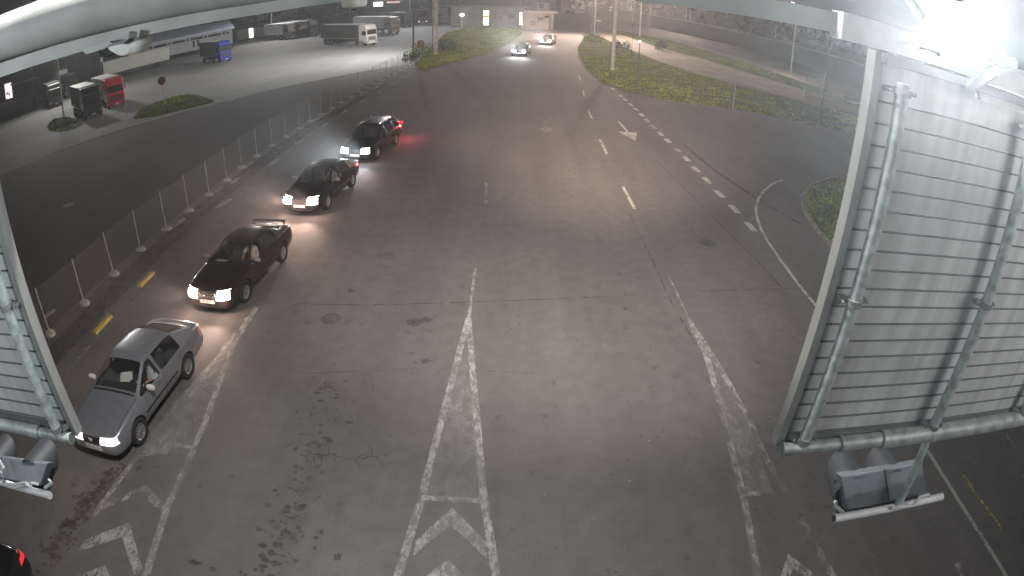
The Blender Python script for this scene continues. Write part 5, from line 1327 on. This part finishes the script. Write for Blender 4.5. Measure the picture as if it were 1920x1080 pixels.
pole('thick concrete pole rising from the grass of the right verge', (1148, 131), 10, .22, M['pole_conc'], r2=.17)
pole('thin dark post with a tiny bright tip on the right verge', (1193, 171), 4.3, .05, M['pole_dark'], name='marker_post', r2=.045)
pb_ = g(1193, 171); tpz = thing('reflector', 'tiny glowing reflector on top of the thin dark post', 'lamp', (pb_.x, pb_.y, 4.38))
MB().lathe([(0, -.09), (.08, -.05), (.09, .0), (.08, .05), (0, .09)], 14).build('lens', M['globe'], tpz, smooth=True)
pole('lamp pole with white lit upper part, left one of the pair', (1186, 50), 11, .16, M['pole_conc'], arm=(-1, -1), power=0)
pole('lamp pole with white lit upper part, right one of the pair', (1199, 68), 10, .14, M['white_sign'], arm=(-1, -1), power=38000, tgt=(-12, -30, 0))
pole('grey pole leaning by the far road right of the white pair', (1216, 71), 10, .13, M['pole_conc'])
pole('thin pole on the verge below the white pair', (1183, 111), 4.0, .04, M['pole_dark'], name='marker_post')
pole('tall pole at the road bend left of the warning sign', (1114, 68), 10, .14, M['pole'], arm=(-1.2, -.5), power=38000, tgt=(-6, -12, 0))
pole('pale pole beyond the dirt path, left one of a close pair', (1284, 61), 9.5, .12, M['pole_conc'])
pole('pale lamp pole beyond the dirt path, right one of a close pair', (1292, 63), 9.5, .12, M['pole_conc'], arm=(-1.5, -.8), power=14000, tgt=(-9, -18, 0))
pole('dark lamp pole by the dirt path in the middle of the right side', (1482, 139), 10.5, .14, M['pole_conc'], arm=(-1.2, -1), power=7000, tgt=(-8, -6, 0))
pole('tall dark pole by the dirt path nearest the right sign', (1541, 199), 9, .10, M['pole_dark'])
pole('short grey post beside the tall dark pole', (1507, 184), 2.6, .07, M['pole_conc'], name='marker_post')
pole('thin stick standing in the grass of the right verge', (1374, 205), 2.4, .04, M['pole'], name='marker_post')
pole('tall pole at the far wall behind the dirt path', (1453, 72), 9, .12, M['pole_conc'])
pole('pole at the beige hut under the beam', (486, 66), 9, .11, M['pole'])
pole('thin pole before the dark office, nearest the left edge', (67, 200), 9, .10, M['pole_dark'])
pole('pale thin pole standing left of the nearest black truck', (119, 212), 9, .09, M['pole'], r2=.07)
pole('thin dark pole rising behind the dark blue truck', (103, 160), 9, .09, M['pole_dark'])
pole('tall floodlight pole of the lot nearest the dark truck with the chrome rim', (-60.0, 62.0, 0), 12, .13, M['pole_dark'], arm=(1, -.5), power=15000, col=NEUT, tgt=(16, -8, 0))
pole('lot floodlight pole between the shed and the trucks', (-46, 108, 0), 12.5, .12, M['pole'], arm=(.8, -.8), power=15000, col=NEUT, tgt=(8, -12, 0))
pole('lot floodlight pole beyond the grey truck', (-22, 122, 0), 12.5, .12, M['pole'], arm=(-.8, -.8), power=20000, col=(.9, .95, 1), tgt=(2, -20, 0))

def disc_sign(label, base, h, r, m, n=8, face=None):
    b = g(*base); t_ = thing('stop_sign', label, 'road sign', (b.x, b.y, 0), math.atan2(-b.x, b.y)*-1 if 0 else math.atan2(b.x, -b.y)+math.pi)
    MB().tube([(0, .03, 0), (0, .03, h+r*.6)], .035, 8).build('post', M['pole'], t_)
    pts = [(math.cos(math.pi/n+2*math.pi*k_/n)*r, -.01, h+math.sin(math.pi/n+2*math.pi*k_/n)*r) for k_ in range(n)]
    MB().prism(pts, (0, .02, 0)).build('sign_plate', m, t_)
    return t_
disc_sign('dark red round stop sign on the grass island in the yard', (307, 190), 2.05, .44, M['red_sign'])
disc_sign('faded brownish red stop sign on the left verge by the lot pole', (789, 110), 1.75, .44, mat('faded_red_sign', (.10, .035, .03), .6), n=12)
# warning sign with white triangle in red, white plate below
b = g(1143, 57); ws = thing('warning_sign', 'small red and white warning sign on a post above the road bend', 'road sign', (b.x, b.y, 0), -.14)
MB().tube([(0, .04, 0), (0, .04, 5.4)], .05, 8).build('post', M['pole'], ws)
MB().prism([(-.42, 0, 4.7), (.42, 0, 4.7), (0, 0, 5.5)], (0, .02, 0)).build('sign_plate', M['red_sign'], ws)
MB().prism([(-.25, -.02, 4.8), (.25, -.02, 4.8), (0, -.02, 5.28)], (0, .015, 0)).build('sign_field', mat('warning_white_glow', (.8, .78, .76), .5, emit=(1, .92, .9), estr=.5), ws)  # faint emission added so the plain white triangle looks lit
MB().box((0, 0, 4.35), (.5, .03, .35)).build('sub_plate', M['white_sign'], ws)
b = g(1107, 62); ws = thing('orange_marker', 'small orange marker board at the road bend', 'road sign', (b.x, b.y, 0))
MB().tube([(0, .03, 0), (0, .03, 1.7)], .05, 8).build('post', M['pole_dark'], ws); MB().box((0, 0, 1.75), (.5, .04, .45)).build('board', mat('orange_board', (.45, .16, .09), .6), ws)
b = g(1122, 56); ws = thing('white_marker', 'small white marker board beyond the road bend', 'road sign', (b.x, b.y, 0))
MB().tube([(0, .03, 0), (0, .03, 1.9)], .05, 8).build('post', M['pole_dark'], ws); MB().box((0, 0, 1.95), (.9, .04, .45)).build('board', M['white_sign'], ws)
# globe lamp in front of the customs building
b = g(866, 51); gl_ = thing('globe_lamp', 'short lamp with a glowing white globe on the left verge', 'lamp', (b.x, b.y, 0))
MB().tube([(0, 0, 0), (0, 0, 2.2)], .11, 10).build('post', M['white_sign'], gl_)
MB().lathe([(0, -.28), (.34, -.18), (.46, 0), (.34, .20), (0, .34)], 16, Matrix.Translation((0, 0, 2.45))).build('globe', M['globe'], gl_, smooth=True)

# ================================================================== NIGHT AIR
HAZE = .0010
hz = MB(); hz.box((0, 90, 14), (420, 330, 30.0)); ho = hz.build('haze', M['glass'])
hm_ = bpy.data.materials.new('haze'); hm_.use_nodes = True; ht = hm_.node_tree
ht.nodes.remove(ht.nodes['Principled BSDF']); pv = ht.nodes.new('ShaderNodeVolumePrincipled')
pv.inputs['Color'].default_value = (.85, .87, .9, 1); pv.inputs['Density'].default_value = HAZE; pv.inputs['Anisotropy'].default_value = .7
ht.links.new(pv.outputs[0], ht.nodes['Material Output'].inputs['Volume'])
ho.data.materials.clear(); ho.data.materials.append(hm_); ho['kind'] = 'stuff'; ho['label'] = 'thin night haze glowing round the lamps'

# ================================================================== GROUPS OF REPEATS
GR = {'overhead_sign': 'overhead signs seen from behind', 'traffic_signal': 'traffic signals hanging under the signs', 'parked_truck': 'trucks parked in the lot', 'parked_trailer': 'trailers parked without cabs',
      'yellow_kerb_stop': 'yellow kerb blocks beside the queue', 'manhole_cover': 'round covers in the road', 'floodlight': 'floodlights on the gantry', 'lamp_pole': 'tall poles round the road and lot', 'marker_post': 'short posts on the verge',
      'tree': 'dark trees beyond the lot', 'bush': 'bushes on the verges', 'stop_sign': 'round red signs by the lot', 'silver_car': 'cars queueing in the left lane', 'dark_saloon': 'cars queueing in the left lane', 'black_car': 'cars queueing in the left lane',
      'estate_car': 'cars queueing in the left lane', 'blue_car': 'oncoming cars far up the road', 'oncoming_car': 'oncoming cars far up the road', 'document': 'papers inside the cars', 'person': 'drivers at the wheel'}
for o in S.objects:
    if o.parent is None and o.get('label') and not o.get('kind'):
        k_ = o.name.split('.')[0]
        if k_ in GR: o['group'] = GR[k_]
